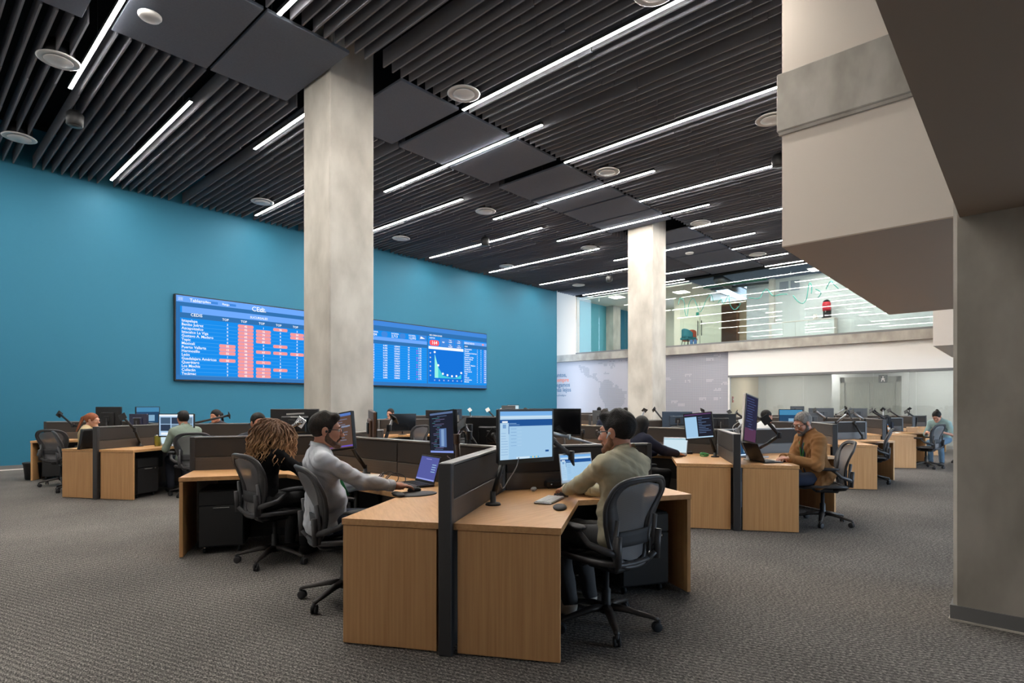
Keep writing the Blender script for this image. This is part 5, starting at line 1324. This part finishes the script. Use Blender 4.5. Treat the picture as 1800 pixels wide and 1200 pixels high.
def hand(F, W, d, n, side, curl=0.5, sc=1.0):
    """W wrist, d towards the fingers, n out of the back of the hand, side = +1 thumb on +s"""
    d, n = unit(d), unit(n); n = unit(n - d * n.dot(d)); s = np.cross(d, n) * side
    W = np.array(W, float)
    F.cone(W, W + d * 0.03 * sc, 0.026 * sc, 0.028 * sc, 0.02, (s, 1.15))
    F.cone(W + d * 0.03 * sc, W + d * 0.078 * sc, 0.017 * sc, 0.014 * sc, 0.018, (s, 2.35))
    for off, le, yaw in ((0.031, 0.068, 0.10), (0.0105, 0.078, 0.03), (-0.0105, 0.072, -0.04), (-0.030, 0.056, -0.14)):
        p = W + (d * (0.088 - abs(off - 0.01) * 0.25) + s * off) * sc
        dd = unit(d + s * yaw); r = 0.0088 * sc; ln = le * sc
        a = curl * 0.6
        for k, fr in enumerate((0.46, 0.3, 0.24)):
            v = unit(dd * math.cos(a) - n * math.sin(a)); q = p + v * ln * fr
            F.cone(p, q, r, r * 0.9, 0.005); p = q; r *= 0.92; a += curl * 0.75
    b = W + (d * 0.022 + s * 0.024 - n * 0.006) * sc
    k1 = b + unit(d * 0.6 + s * 0.75 - n * 0.25) * 0.036 * sc; k2 = k1 + unit(d * 0.9 + s * 0.3 - n * 0.25) * 0.028 * sc; k3 = k2 + unit(d * 0.95 + s * 0.05 - n * 0.3) * 0.022 * sc
    F.cone(b, k1, 0.016 * sc, 0.0115 * sc, 0.012); F.cone(k1, k2, 0.0112 * sc, 0.0098 * sc, 0.006); F.cone(k2, k3, 0.0098 * sc, 0.0082 * sc, 0.005)
def person(label, loc, face, P):
    """local frame: x right, y where the person faces, z up; loc is the floor point below the pelvis"""
    g = P.get; h = g('h', 0.006); sc = g('sc', 1.0)
    a = math.radians(face) - PI / 2; Rw = np.array(Matrix.Rotation(a, 3, 'Z')); loc = np.array(loc, float)
    loc3 = np.array([loc[0], loc[1], 0.0])
    tl = lambda p: Rw.T @ (np.array(p, float) - loc3)
    le = math.radians(g('lean', 5)); ll = math.radians(g('side', 0)); tw = math.radians(g('twist', 0))
    t = unit([math.sin(ll), math.sin(le), math.cos(le)]); f = unit(V3(math.sin(-tw), math.cos(tw), 0) - t * t.dot(V3(math.sin(-tw), math.cos(tw), 0))); x = np.cross(f, t)
    hip = V3(0, 0, g('seat', 0.56)); bk = g('bulk', 1.0); tl_ = 0.50 * sc
    T = lambda u, v, w: hip + x * u * sc + f * v * sc + t * w * sc    # torso coordinates
    N = T(0, -0.01, 0.50)
    RT = np.stack([x, f, t], 1)
    hy, hp, hr = (math.radians(v) for v in (g('hyaw', 0), g('hpitch', 8), g('hroll', 0)))
    RH = RT if g('follow', False) else np.eye(3)
    RH = RH @ np.array(Matrix.Rotation(hy, 3, 'Z') @ Matrix.Rotation(-hp, 3, 'X') @ Matrix.Rotation(hr, 3, 'Y'))
    HC = N + unit(t * 0.8 + f * 0.35) * 0.145 * sc
    hs = sc * g('head', 1.0)
    H = lambda u, v, w: HC + (RH[:, 0] * u + RH[:, 1] * v + RH[:, 2] * w) * hs
    HE = lambda F, c, r, **k: F.ell(H(*c), np.array(r) * hs, RH, **k)
    Sh = {-1: T(-0.175 * g('shw', 1), 0.0, 0.435), 1: T(0.175 * g('shw', 1), 0.0, 0.435)}
    Wr, El, Hd = {}, {}, {}
    for sd in (-1, 1):
        w = g('R' if sd > 0 else 'L')
        if w is None: w = ('l', (sd * 0.16, 0.42, 0.77))
        tgt = tl(w[1]) if w[0] == 'w' else np.array(w[1], float)
        S0 = Sh[sd]; v = tgt - S0; d = np.linalg.norm(v); A, Bq = 0.295 * sc, 0.265 * sc
        dm = min(d, (A + Bq) * 0.985); v = v / d; W = S0 + v * dm
        c = (A * A + dm * dm - Bq * Bq) / (2 * A * dm); c = max(-1, min(1, c)); hh = A * math.sqrt(max(0, 1 - c * c))
        pole = np.array(g('poleR' if sd > 0 else 'poleL', (sd * 0.45, -0.25, -1.0)), float); pole = unit(pole - v * pole.dot(v))
        El[sd] = S0 + v * A * c + pole * hh; Wr[sd] = W
        fw = W - El[sd]; fw = unit(fw); hd = w[2] if len(w) > 2 else None
        Hd[sd] = unit(Rw.T @ np.array(hd, float)) if hd is not None else unit(V3(fw[0], fw[1], fw[2] * 0.3 - 0.08))
    kn = {sd: V3(sd * 0.11 * g('knee', 1), 0.43 * sc, 0.53 if not g('kz') else g('kz')) for sd in (-1, 1)}
    an = {sd: V3(sd * 0.11, g('foot', 0.36) * sc, 0.10) for sd in (-1, 1)}
    skin = skinmat('skin_' + g('skin_name', 'a'), g('skin', (205, 150, 122)))
    # --- body
    F = Field()
    F.ell(T(0, 0, 0.02), (0.14 * sc * bk, 0.10 * sc * bk, 0.10 * sc), RT, k=0.03); F.ell(T(0, 0, 0.16), (0.125 * sc * bk, 0.085 * sc * bk, 0.14 * sc), RT, k=0.05)
    F.ell(T(0, 0, 0.33), (0.14 * sc * bk, 0.09 * sc, 0.14 * sc), RT, k=0.05)
    for sd in (-1, 1):
        F.cone(T(sd * 0.05, -0.01, 0.44), Sh[sd], 0.045 * sc, 0.042 * sc, 0.04)
        F.cone(Sh[sd], El[sd], 0.040 * sc, 0.035 * sc, 0.02); F.cone(El[sd], Wr[sd] - unit(Wr[sd] - El[sd]) * 0.02, 0.037 * sc, 0.024 * sc, 0.02, None)
        hand(F, Wr[sd], Hd[sd], (0, 0, 1), -sd, g('curl', 0.45), sc)
        hip_ = hip + V3(sd * 0.085 * sc, 0.02, -0.02)
        F.cone(hip_, kn[sd], 0.068 * sc, 0.05 * sc, 0.04); F.cone(kn[sd], an[sd], 0.048 * sc, 0.033 * sc, 0.02)
        F.ell(an[sd] + V3(0, 0.06, -0.05), V3(0.036, 0.10, 0.035), k=0.03)
    F.cone(N - t * 0.03, H(0, -0.022, -0.05), 0.062 * sc, 0.052 * sc, 0.03)
    HE(F, (0, -0.018, 0.03), (0.074, 0.094, 0.088), k=0.03)
    HE(F, (0, 0.028, -0.025), (0.058, 0.064, 0.088), k=0.03)
    fine = h < 0.0075
    for sd in (-1, 1):
        F.cone(H(sd * 0.048, 0.0, -0.052), H(sd * 0.012, 0.066, -0.098), 0.022 * hs, 0.019 * hs, 0.03)
        HE(F, (sd * 0.038, 0.062, -0.022), (0.02, 0.02, 0.02), k=0.025)
        HE(F, (sd * 0.080, -0.008, -0.008), (0.009, 0.018, 0.031), k=0.006)
        HE(F, (sd * 0.084, -0.004, 0.004), (0.007, 0.022, 0.026), k=0.004)
        if fine:
            HE(F, (sd * 0.031, 0.101, 0.006), (0.017, 0.014, 0.011), k=0.012, op=-1)
            HE(F, (sd * 0.014, 0.105, -0.034), (0.009, 0.011, 0.008), k=0.008)
    F.cone(H(-0.034, 0.080, 0.027), H(0.034, 0.080, 0.027), 0.011 * hs, None, 0.02)
    F.cone(H(0, 0.084, 0.018), H(0, 0.112, -0.030), 0.008 * hs, 0.0125 * hs, 0.014)
    HE(F, (0, 0.082, -0.100), (0.02, 0.016, 0.016), k=0.02)
    if fine:
        F.cone(H(-0.018, 0.089, -0.060), H(0.018, 0.089, -0.060), 0.0065 * hs, None, 0.008); F.cone(H(-0.014, 0.088, -0.072), H(0.014, 0.088, -0.072), 0.0065 * hs, None, 0.008)
    body = F.build('person', skin, h)
    body.location = tuple(loc3); body.rotation_euler = (0, 0, a)
    tag(body, label, 'person', 'people working at the desks')
    # --- eyes
    if fine:
        b = B()
        Rm = Matrix([list(r) for r in RH])
        for sd in (-1, 1):
            b.sphere(H(sd * 0.031, 0.0815, 0.006), 0.0125 * hs, mat('eye_white', (225, 220, 215), 0.3), 14)
            b.sphere(H(sd * 0.031, 0.0885, 0.006), (0.0058 * hs, 0.0062 * hs, 0.0058 * hs), mat('iris_dark', (42, 28, 20), 0.2), 10)
        b.build('eyes', body)
        b = B()
        for sd in (-1, 1): b.tube([H(sd * 0.014, 0.0915, 0.026), H(sd * 0.03, 0.0935, 0.032), H(sd * 0.048, 0.083, 0.027)], [0.003, 0.004, 0.002], MATS[g('hair')[1]] if g('hair') and g('hair')[1] in MATS else M_BLACK, 6)
        b.build('eyebrows', body)
        b = B(); b.tube([H(-0.02, 0.0895, -0.066), H(-0.008, 0.0955, -0.064), H(0, 0.0955, -0.066), H(0.008, 0.0955, -0.064), H(0.02, 0.0895, -0.066)], [0.002, 0.0045, 0.004, 0.0045, 0.002], mat('lip', (168, 96, 86), 0.45), 6, flat=(1.3, 0.7)); b.build('lips', body)
    # --- top garment
    def torso(F, o, waist=0.0, cuffs=(1.0, 1.0), slv=1.0, k=0.05):
        F.ell(T(0, 0.0, 0.0), V3(0.162 * min(bk, 1.12) + o, 0.118 * min(bk, 1.12) + o, 0.125) * sc, RT, k=0.03)
        F.ell(T(0, 0.005 + 0.04 * (bk - 1), 0.14), V3(0.14 * bk + o, 0.10 * bk + o, 0.15) * sc, RT, k=k)
        F.ell(T(0, 0.0, 0.31), V3(0.152 * bk + o, 0.10 + o, 0.16) * sc, RT, k=k)
        F.ell(T(0, -0.02, 0.40), V3(0.155 + o, 0.082 + o, 0.10) * sc, RT, k=0.08)
        for sd in (-1, 1):
            F.cone(T(sd * 0.035, -0.012, 0.487), Sh[sd], (0.035 + o) * sc, (0.046 + o) * sc, 0.09)
            cu = Wr[sd] + (El[sd] - Wr[sd]) * (1 - cuffs[0 if sd < 0 else 1])
            F.cone(Sh[sd], El[sd], (0.050 + o) * sc * slv, (0.043 + o) * sc * slv, 0.03)
            if cuffs[0 if sd < 0 else 1] > 0: F.cone(El[sd], cu, (0.044 + o) * sc * slv, (0.032 + o * 0.8) * sc * slv, 0.02)
        F.cone(N + t * 0.045 + f * 0.008, N + t * 0.20 + f * 0.06, 0.050 * sc, 0.07 * sc, 0.008, None, -1)
    kind, tcol, cuffs = g('top')
    tm = mat('cloth_' + kind + '_%d' % tcol[0], tcol, 0.85, spec=0.2, vary=((30, 30, 30), 0.35, tuple(int(v * 0.93) for v in tcol)), bump=(260, 0.12))
    F = Field(); off = {'shirt': 0.010, 'jacket': 0.020, 'blouse': 0.008}[kind]
    torso(F, off, cuffs=cuffs, slv=1.0 if kind != 'jacket' else 1.06)
    if kind == 'jacket' and g('open', True):
        F.ell(T(0, 0.16, 0.30), V3(0.05, 0.11, 0.26) * sc, RT, k=0.01, op=-1)
    if g('hem', 0) > 0:      # jacket tails beside the hips
        for sd in (-1, 1): F.cone(T(sd * 0.12 * bk, -0.04, 0.05), T(sd * 0.13 * bk, 0.07, -0.06 - g('hem')), 0.075 * sc, 0.05 * sc, 0.04, (f, 1.5))
    F.build({'shirt': 'shirt', 'jacket': 'jacket', 'blouse': 'blouse'}[kind], tm, h, body, folds(g('fold', 0.0042) * 0.8, 2.1 if fine else 1.2, g('seed', 1.0)))
    if kind == 'jacket' and g('inner'):
        F = Field(); im = mat('inner_%d' % g('inner')[0], g('inner'), 0.85)
        F.ell(T(0, 0.0, 0.10), V3(0.14 * bk, 0.112 * bk, 0.16) * sc, RT, k=0.04); F.ell(T(0, 0.0, 0.31), V3(0.14, 0.108, 0.16) * sc, RT, k=0.04); F.cone(T(0, 0, 0.44), T(0, 0.0, 0.515), 0.075 * sc, 0.058 * sc, 0.03)
        F.cone(N + t * 0.045 + f * 0.008, N + t * 0.20 + f * 0.06, 0.052 * sc, 0.07 * sc, 0.008, None, -1); F.build('inner_shirt', im, h, body)
    # collar and cuffs
    if g('collar', True):
        b = B(); cc = N + t * 0.026 + f * 0.004; n = 26
        def ring(rr, up, sp_): return [Vector(cc + t * (up + 0.016 * math.cos(2 * PI * k / n)) + x * math.sin(2 * PI * k / n) * rr * sc - f * math.cos(2 * PI * k / n) * rr * sc * 1.02) for k in range(2, n - 1)] if sp_ else None
        lo_ = ring(0.066, 0.002, True); hi_ = ring(0.060, 0.030, True); ou = ring(0.074, 0.0, True)
        k_ = len(lo_); vs = lo_ + hi_ + ou; fs = [(i, i + 1, k_ + i + 1, k_ + i) for i in range(k_ - 1)] + [(k_ + i, k_ + i + 1, 2 * k_ + i + 1, 2 * k_ + i) for i in range(k_ - 1)]
        b.raw(vs, fs, tm, True); b.build('collar', body)
    for sd in (-1, 1):
        c = cuffs[0 if sd < 0 else 1]
        if kind != 'blouse' and c > 0.3 and fine:
            cu = Wr[sd] + (El[sd] - Wr[sd]) * (1 - c); v = unit(Wr[sd] - El[sd]); r = (0.034 + off * 0.8) * sc
            b = B(); b.tube([cu - v * 0.02, cu - v * 0.015, cu + v * 0.03, cu + v * 0.036], [r * 0.96, r * 1.05, r * 1.02, r * 0.86], tm, 20); b.build('cuff', body)
    # lanyard
    if g('lanyard'):
        lm = mat('lanyard_cord_green', (44, 140, 76), 0.6); b = B()
        for sd in (-1, 1): b.tube([T(sd * 0.045, -0.055, 0.505), T(sd * 0.066, 0.01, 0.49), T(sd * 0.055, 0.10, 0.42), T(sd * 0.022, 0.128, 0.27), T(0, 0.135 * max(1, bk * .97), 0.16)], 0.006, lm, 6, flat=(1.4, 0.5))
        b.build('lanyard', body)
    # trousers, shoes
    pm = mat('trousers_%d_%d' % (g('pants', (40, 44, 56))[0], g('pants', (40, 44, 56))[2]), g('pants', (40, 44, 56)), 0.85, bump=(200, 0.1))
    F = Field(); F.ell(hip + V3(0, 0, 0.0), V3(0.152 * min(bk, 1.12), 0.110 * min(bk, 1.12), 0.095) * sc, k=0.03)
    for sd in (-1, 1):
        F.cone(hip + V3(sd * 0.088 * sc, 0.0, -0.01), kn[sd], 0.088 * sc, 0.066 * sc, 0.03); F.cone(kn[sd], an[sd] + V3(0, 0, 0.0), 0.064 * sc, 0.05 * sc, 0.02)
    F.build('trousers', pm, max(h, 0.008), body, folds(0.004, 0.9, 2.0))
    shm = mat('shoe_%d' % g('shoes', (30, 28, 28))[0], g('shoes', (30, 28, 28)), 0.5)
    for sd in (-1, 1):
        F = Field(); F.ell(an[sd] + V3(0, 0.08, -0.055), V3(0.046, 0.125, 0.042), k=0.02); F.cone(an[sd] + V3(0, 0, -0.02), an[sd] + V3(0, 0.02, -0.05), 0.048, 0.045, 0.02); F.half((0, 0, -1), -0.004, an[sd] - 0.25, an[sd] + 0.25)
        F.build('shoe', shm, max(h, 0.008), body)
    # --- hair
    hk, hname = g('hair'); hm = MATS[hname]; F = Field()
    def cap(r=0.012, front=0.052, low=-0.062):
        HE(F, (0, -0.022, 0.036), (0.075 + r, 0.095 + r, 0.086 + r), k=0.01)
    big = lambda: (H(0, 0, 0) - 0.35, H(0, 0, 0) + 0.35)
    def cut(n_, d_): # plane in head coordinates
        nn = RH @ unit(n_); F.half(nn, nn.dot(H(0, 0, 0)) + d_ * hs, *big())
    if hk in ('short', 'quiff', 'grey', 'bun', 'pony', 'long', 'curly'):
        cap(0.010 if hk in ('short', 'grey') else 0.012)
        if hk in ('short', 'quiff', 'grey'):
            if hk == 'quiff': F.cone(H(-0.035, 0.055, 0.098), H(0.035, 0.055, 0.098), 0.030 * hs, None, 0.03); F.cone(H(-0.03, -0.02, 0.108), H(0.03, -0.02, 0.108), 0.03 * hs, None, 0.03)
            # cut the face free: everything low and in front of the ears
            F.ell(H(0, 0.108, -0.010), V3(0.105, 0.086, 0.090) * hs, RH, k=0.008, op=-1)
            F.ell(H(0, 0.03, -0.10), V3(0.12, 0.075, 0.082) * hs, RH, k=0.008, op=-1)
            for sd in (-1, 1): F.ell(H(sd * 0.086, -0.004, -0.004), V3(0.02, 0.021, 0.033) * hs, RH, k=0.004, op=-1)
            cut((0, 0.12, -1), 0.066)
        else:
            F.ell(H(0, 0.115, -0.026), V3(0.074 if hk in ('long',) else 0.085, 0.085, 0.094) * hs, RH, k=0.01, op=-1)
            if hk in ('bun', 'pony'):
                F.ell(H(0, 0.03, -0.10), V3(0.12, 0.075, 0.080) * hs, RH, k=0.008, op=-1); cut((0, 0.1, -1), 0.07)
                for sd in (-1, 1): F.ell(H(sd * 0.088, -0.004, -0.010), V3(0.018, 0.018, 0.03) * hs, RH, k=0.004, op=-1)
        if hk == 'bun': HE(F, (0, -0.10, 0.10), (0.034, 0.034, 0.034), k=0.01)
        if hk == 'pony':
            F.cone(H(0, -0.115, 0.055), H(0, -0.155, 0.02), 0.026 * hs, 0.03 * hs, 0.02); F.cone(H(0, -0.155, 0.02), N - f * 0.135 - t * 0.08, 0.03 * hs, 0.012 * hs, 0.02)
        if hk == 'long':
            F.cone(H(0, -0.05, 0.02), N - f * 0.085 - t * 0.17, 0.075 * hs, 0.05 * hs, 0.04, (x, 1.35))
            for sd in (-1, 1): F.cone(H(sd * 0.062, -0.01, 0.02), T(sd * 0.085, 0.03, 0.38), 0.030 * hs, 0.022 * hs, 0.03)
        if hk == 'curly':
            F.cone(H(0, -0.045, 0.01), N - f * 0.035 + t * 0.03, 0.088 * hs, 0.058 * hs, 0.05, (x, 1.2))
    hobj = F.build('hair', hm, min(h, 0.006) if fine else h, body, strands(0.0016 if hk != 'curly' else 0.006) if fine else None)
    if hk == 'curly':
        b = B(); r = random.Random(11)
        for i in range(430):
            th = r.uniform(-2.75, 2.75); ph = r.uniform(0.05, 1.25)     # th = 0 at the back of the head
            st = Vector(H(math.sin(th) * 0.088 * math.sin(ph + .35), -0.03 - math.cos(th) * 0.10 * math.sin(ph + .35), 0.045 + 0.088 * math.cos(ph)))
            out = Vector(RH @ unit((math.sin(th), -math.cos(th), 0)))
            spread = 0.080 + 0.055 * r.random(); ln = r.uniform(0.25, 0.37) * (1.0 if abs(th) < 2 else 0.8)
            cx = Vector(HC) + Vector((0, 0, -0.02)); P0 = []
            wv = r.uniform(0.010, 0.020); fr = r.uniform(38, 62); p0 = r.uniform(0, 6)
            for k in range(20):
                u = k / 19.0; d = ln * u
                rad = 0.112 + (spread - 0.055) * min(1, u * 1.6) + 0.02 * math.sin(PI * u)
                base = Vector((cx.x, cx.y, 0)) + out * rad; z = st.z - d
                q = st.lerp(Vector((base.x, base.y, z)), min(1, u * 2.2)); q.z = st.z - d * (0.4 + 0.6 * min(1, u * 2))
                side = out.cross(Vector((0, 0, 1)))
                q += out * 0.35 * max(0.0, Sh[1][2] + 0.06 - q.z)
                P0.append(q + side * wv * math.sin(fr * d + p0) + out * wv * math.cos(fr * d + p0))
            b.tube(P0, [0.0065 * (1 - 0.55 * abs(2 * k / 19.0 - 0.9)) for k in range(20)], hm, 5)
        b.build('curl_locks', body)
    if g('beard'):
        bm = MATS[g('beard')]; F = Field()
        for sd in (-1, 1):
            F.cone(H(sd * 0.071, 0.010, -0.020), H(sd * 0.062, 0.012, -0.058), 0.013 * hs, 0.018 * hs, 0.01)
            F.cone(H(sd * 0.058, 0.016, -0.060), H(sd * 0.016, 0.074, -0.103), 0.022 * hs, 0.023 * hs, 0.01)
            F.cone(H(sd * 0.028, 0.080, -0.070), H(sd * 0.010, 0.098, -0.0505), 0.009 * hs, 0.007 * hs, 0.008)
        F.cone(H(-0.010, 0.098, -0.050), H(0.010, 0.098, -0.050), 0.007 * hs, None, 0.006)
        HE(F, (0, 0.086, -0.102), (0.026, 0.020, 0.020), k=0.012)
        F.ell(H(0, 0.106, -0.068), V3(0.021, 0.016, 0.0095) * hs, RH, k=0.004, op=-1)
        F.build('beard', bm, min(h, 0.005), body, strands(0.0015))
    if g('glasses'):
        gm = mat('spectacle_frame', (34, 32, 36), 0.3); b = B()
        for sd in (-1, 1):
            b.tube([H(sd * 0.033 + 0.024 * math.cos(q * PI / 8) , 0.112 - 0.10 * abs(sd * 0.033 + 0.024 * math.cos(q * PI / 8)) ** 1.0 * 0.35, 0.004 + 0.018 * math.copysign(abs(math.sin(q * PI / 8)) ** 0.8, math.sin(q * PI / 8))) for q in range(16)], 0.0019 * g('gl', 1.0), gm, 6, closed=True)
            b.tube([H(sd * 0.057, 0.094, 0.010), H(sd * 0.076, 0.06, 0.011), H(sd * 0.082, 0.0, 0.010), H(sd * 0.083, -0.012, 0.0)], 0.0026 * g('gl', 1.0), gm, 6)
        b.tube([H(-0.009, 0.112, 0.008), H(0, 0.114, 0.010), H(0.009, 0.112, 0.008)], 0.002, gm, 6)
        b.build('glasses', body)
    if g('bud'):
        b = B(); sd = g('bud')[0]; em = mat('earbud_' + g('bud')[1], (235, 235, 236) if g('bud')[1] == 'white' else (24, 24, 26), 0.25)
        b.sphere(H(sd * 0.0925, 0.006, -0.002), 0.009 * hs, em, 10)
        if g('bud')[1] == 'white': b.tube([H(sd * 0.095, 0.010, -0.004), H(sd * 0.094, 0.026, -0.030)], 0.0042, em, 8)
        b.build('earbud', body)
    return body
hairmat('hair_black', (15, 12, 11), (30, 24, 22)); hairmat('hair_brown', (22, 17, 14), (46, 35, 28)); hairmat('hair_grey', (92, 86, 82), (150, 145, 140)); hairmat('hair_red', (118, 66, 42), (150, 90, 60))
hairmat('hair_ombre', (92, 66, 50), (120, 88, 64), (214, 168, 122), 0.90, 1.18)
hairmat('beard_brown', (70, 52, 42), (110, 84, 68)); hairmat('beard_grey', (70, 66, 64), (128, 122, 118)); hairmat('beard_light', (112, 76, 54), (140, 98, 72))
WH = lambda x, y, z=0.775, d=None: ('w', (x, y, z), d) if d else ('w', (x, y, z))
# man in the white shirt
person('seated man in a white shirt with glasses and dark beard, hand on a mouse', (2.17, 3.83), -22,
       dict(h=0.0052, lean=-3, shw=1.18, sc=1.04, hyaw=-12, hpitch=3, top=('shirt', (214, 217, 224), (0.93, 0.80)), hair=('quiff', 'hair_brown'), beard='beard_brown', glasses=True, bud=(1, 'black'), skin_name='warm', skin=(204, 152, 128),
            R=WH(2.61, 3.53, 0.79, (0.9, -0.15, -0.05)), L=WH(2.64, 3.80, 0.775, (0.95, -0.2, -0.1)), poleR=(0.3, -0.6, -1), lanyard=True, pants=(48, 54, 72), curl=0.42, seed=1.3, bulk=1.32, fold=0.006))
person('seated man in an olive shirt seen from behind with glasses and white earbud', (3.18, 1.94), 88,
       dict(h=0.0052, lean=2, side=4, shw=1.14, hyaw=10, hpitch=6, head=1.06, top=('shirt', (190, 182, 156), (0.85, 0.85)), hair=('quiff', 'hair_black'), beard='beard_light', glasses=True, gl=1.5, bud=(-1, 'white'), skin_name='warm', skin=(204, 152, 128), sc=1.04, seat=0.575,
            L=WH(3.27, 2.47, 0.79, (0.5, 0.8, -0.1)), R=WH(3.46, 2.42, 0.79), poleL=(-1.0, -0.2, -0.9), pants=(70, 70, 72), shoes=(222, 216, 206), seed=4.2, bulk=1.2, fold=0.006, foot=0.32))
person('seated woman in black with long curly brown hair turned away', (2.30, 5.12), 8,
       dict(h=0.007, lean=4, hyaw=0, hpitch=4, sc=0.95, top=('blouse', (20, 20, 22), (0.95, 0.95)), collar=False, hair=('curly', 'hair_ombre'), skin_name='warm', skin=(204, 152, 128), pants=(22, 22, 24), R=WH(2.80, 4.85), L=WH(2.84, 5.10)))
person('bearded man in an open brown jacket and glasses typing on a black laptop', (7.46, 1.88), 132,
       dict(h=0.007, lean=12, hyaw=16, hpitch=24, bulk=1.22, shw=1.12, sc=1.03, top=('jacket', (150, 108, 68), (0.95, 0.95)), inner=(50, 56, 68), lanyard=True, hem=0.01, hair=('grey', 'hair_grey'), beard='beard_grey', glasses=True, gl=1.2, skin_name='warm', skin=(204, 152, 128),
            R=WH(7.12, 2.16, 0.785), L=WH(7.06, 2.06, 0.785), pants=(36, 44, 66), seed=2.2, fold=0.006))
person('dark haired woman in a navy jacket with her back turned, hand at a laptop', (6.42, 3.72), -22,
       dict(h=0.009, lean=6, hyaw=22, hpitch=8, sc=0.94, top=('jacket', (44, 46, 62), (0.93, 0.93)), open=False, collar=False, hair=('long', 'hair_black'), skin_name='fair', skin=(214, 168, 144), pants=(26, 26, 30), R=WH(6.86, 3.36), L=WH(6.9, 3.7)))
person('red haired woman with ponytail and cream jumper facing right by the teal wall', (2.22, 11.62), -20,
       dict(h=0.009, lean=8, hyaw=-18, hpitch=6, sc=0.95, top=('blouse', (206, 184, 146), (0.95, 0.95)), collar=False, hair=('pony', 'hair_red'), glasses=True, gl=0.8, skin_name='fair', skin=(222, 176, 154), pants=(40, 42, 50)))
person('man in a pale green shirt seen from behind at the bright monitor', (3.22, 9.85), 92,
       dict(h=0.009, lean=10, hyaw=0, hpitch=8, top=('shirt', (146, 160, 146), (0.9, 0.9)), hair=('quiff', 'hair_black'), skin_name='warm', skin=(204, 152, 128), pants=(40, 44, 56)))
person('woman writing with hair in a bun and teal sleeves at the far right', (16.75, 1.55), 165,
       dict(h=0.010, lean=28, hyaw=4, hpitch=34, top=('shirt', (150, 176, 174), (0.0, 0.0)), lanyard=True, hair=('bun', 'hair_black'), skin_name='warm', skin=(204, 152, 128), pants=(92, 118, 140), seat=0.60))
for k, (lab, lc, fc, opt) in enumerate((
    ('woman with dark tied hair peeking over a left cluster screen', (4.42, 11.75), 205, dict(hair=('pony', 'hair_black'), top=('blouse', (60, 60, 66), (0.9, 0.9)))),
    ('person with black hair behind the wide black monitor', (3.05, 7.0), 265, dict(hair=('short', 'hair_black'), top=('shirt', (70, 74, 80), (0.9, 0.9)))),
    ('dark haired person half hidden by black monitor with white edge', (8.5, 11.75), 205, dict(hair=('short', 'hair_black'), top=('shirt', (90, 60, 60), (0.9, 0.9)))),
    ('woman in profile behind the head of the olive shirted man', (11.3, 7.3), 175, dict(hair=('bun', 'hair_brown'), top=('blouse', (40, 44, 60), (0.9, 0.9)))),
    ('person whose brown hair shows above the nearest lit monitor', (13.1, 11.35), 210, dict(hair=('short', 'hair_brown'), top=('shirt', (90, 90, 96), (0.9, 0.9)))),
    ('dark haired person before the map wall left of the second column', (18.6, 12.4), 20, dict(hair=('short', 'hair_black'), top=('shirt', (60, 62, 66), (0.9, 0.9)))),
    ('man in a blue shirt beside the second column', (17.6, 10.5), 140, dict(hair=('short', 'hair_black'), top=('shirt', (40, 60, 100), (0.9, 0.9)))),
    ('curly dark haired person in white behind the upright monitor', (10.9, 3.68), 330, dict(hair=('short', 'hair_black'), top=('shirt', (226, 226, 226), (0.9, 0.9)))))):
    person(lab, lc, fc, dict(dict(h=0.012, lean=5, hpitch=6, collar=False, skin_name='warm', skin=(204, 152, 128)), **opt))
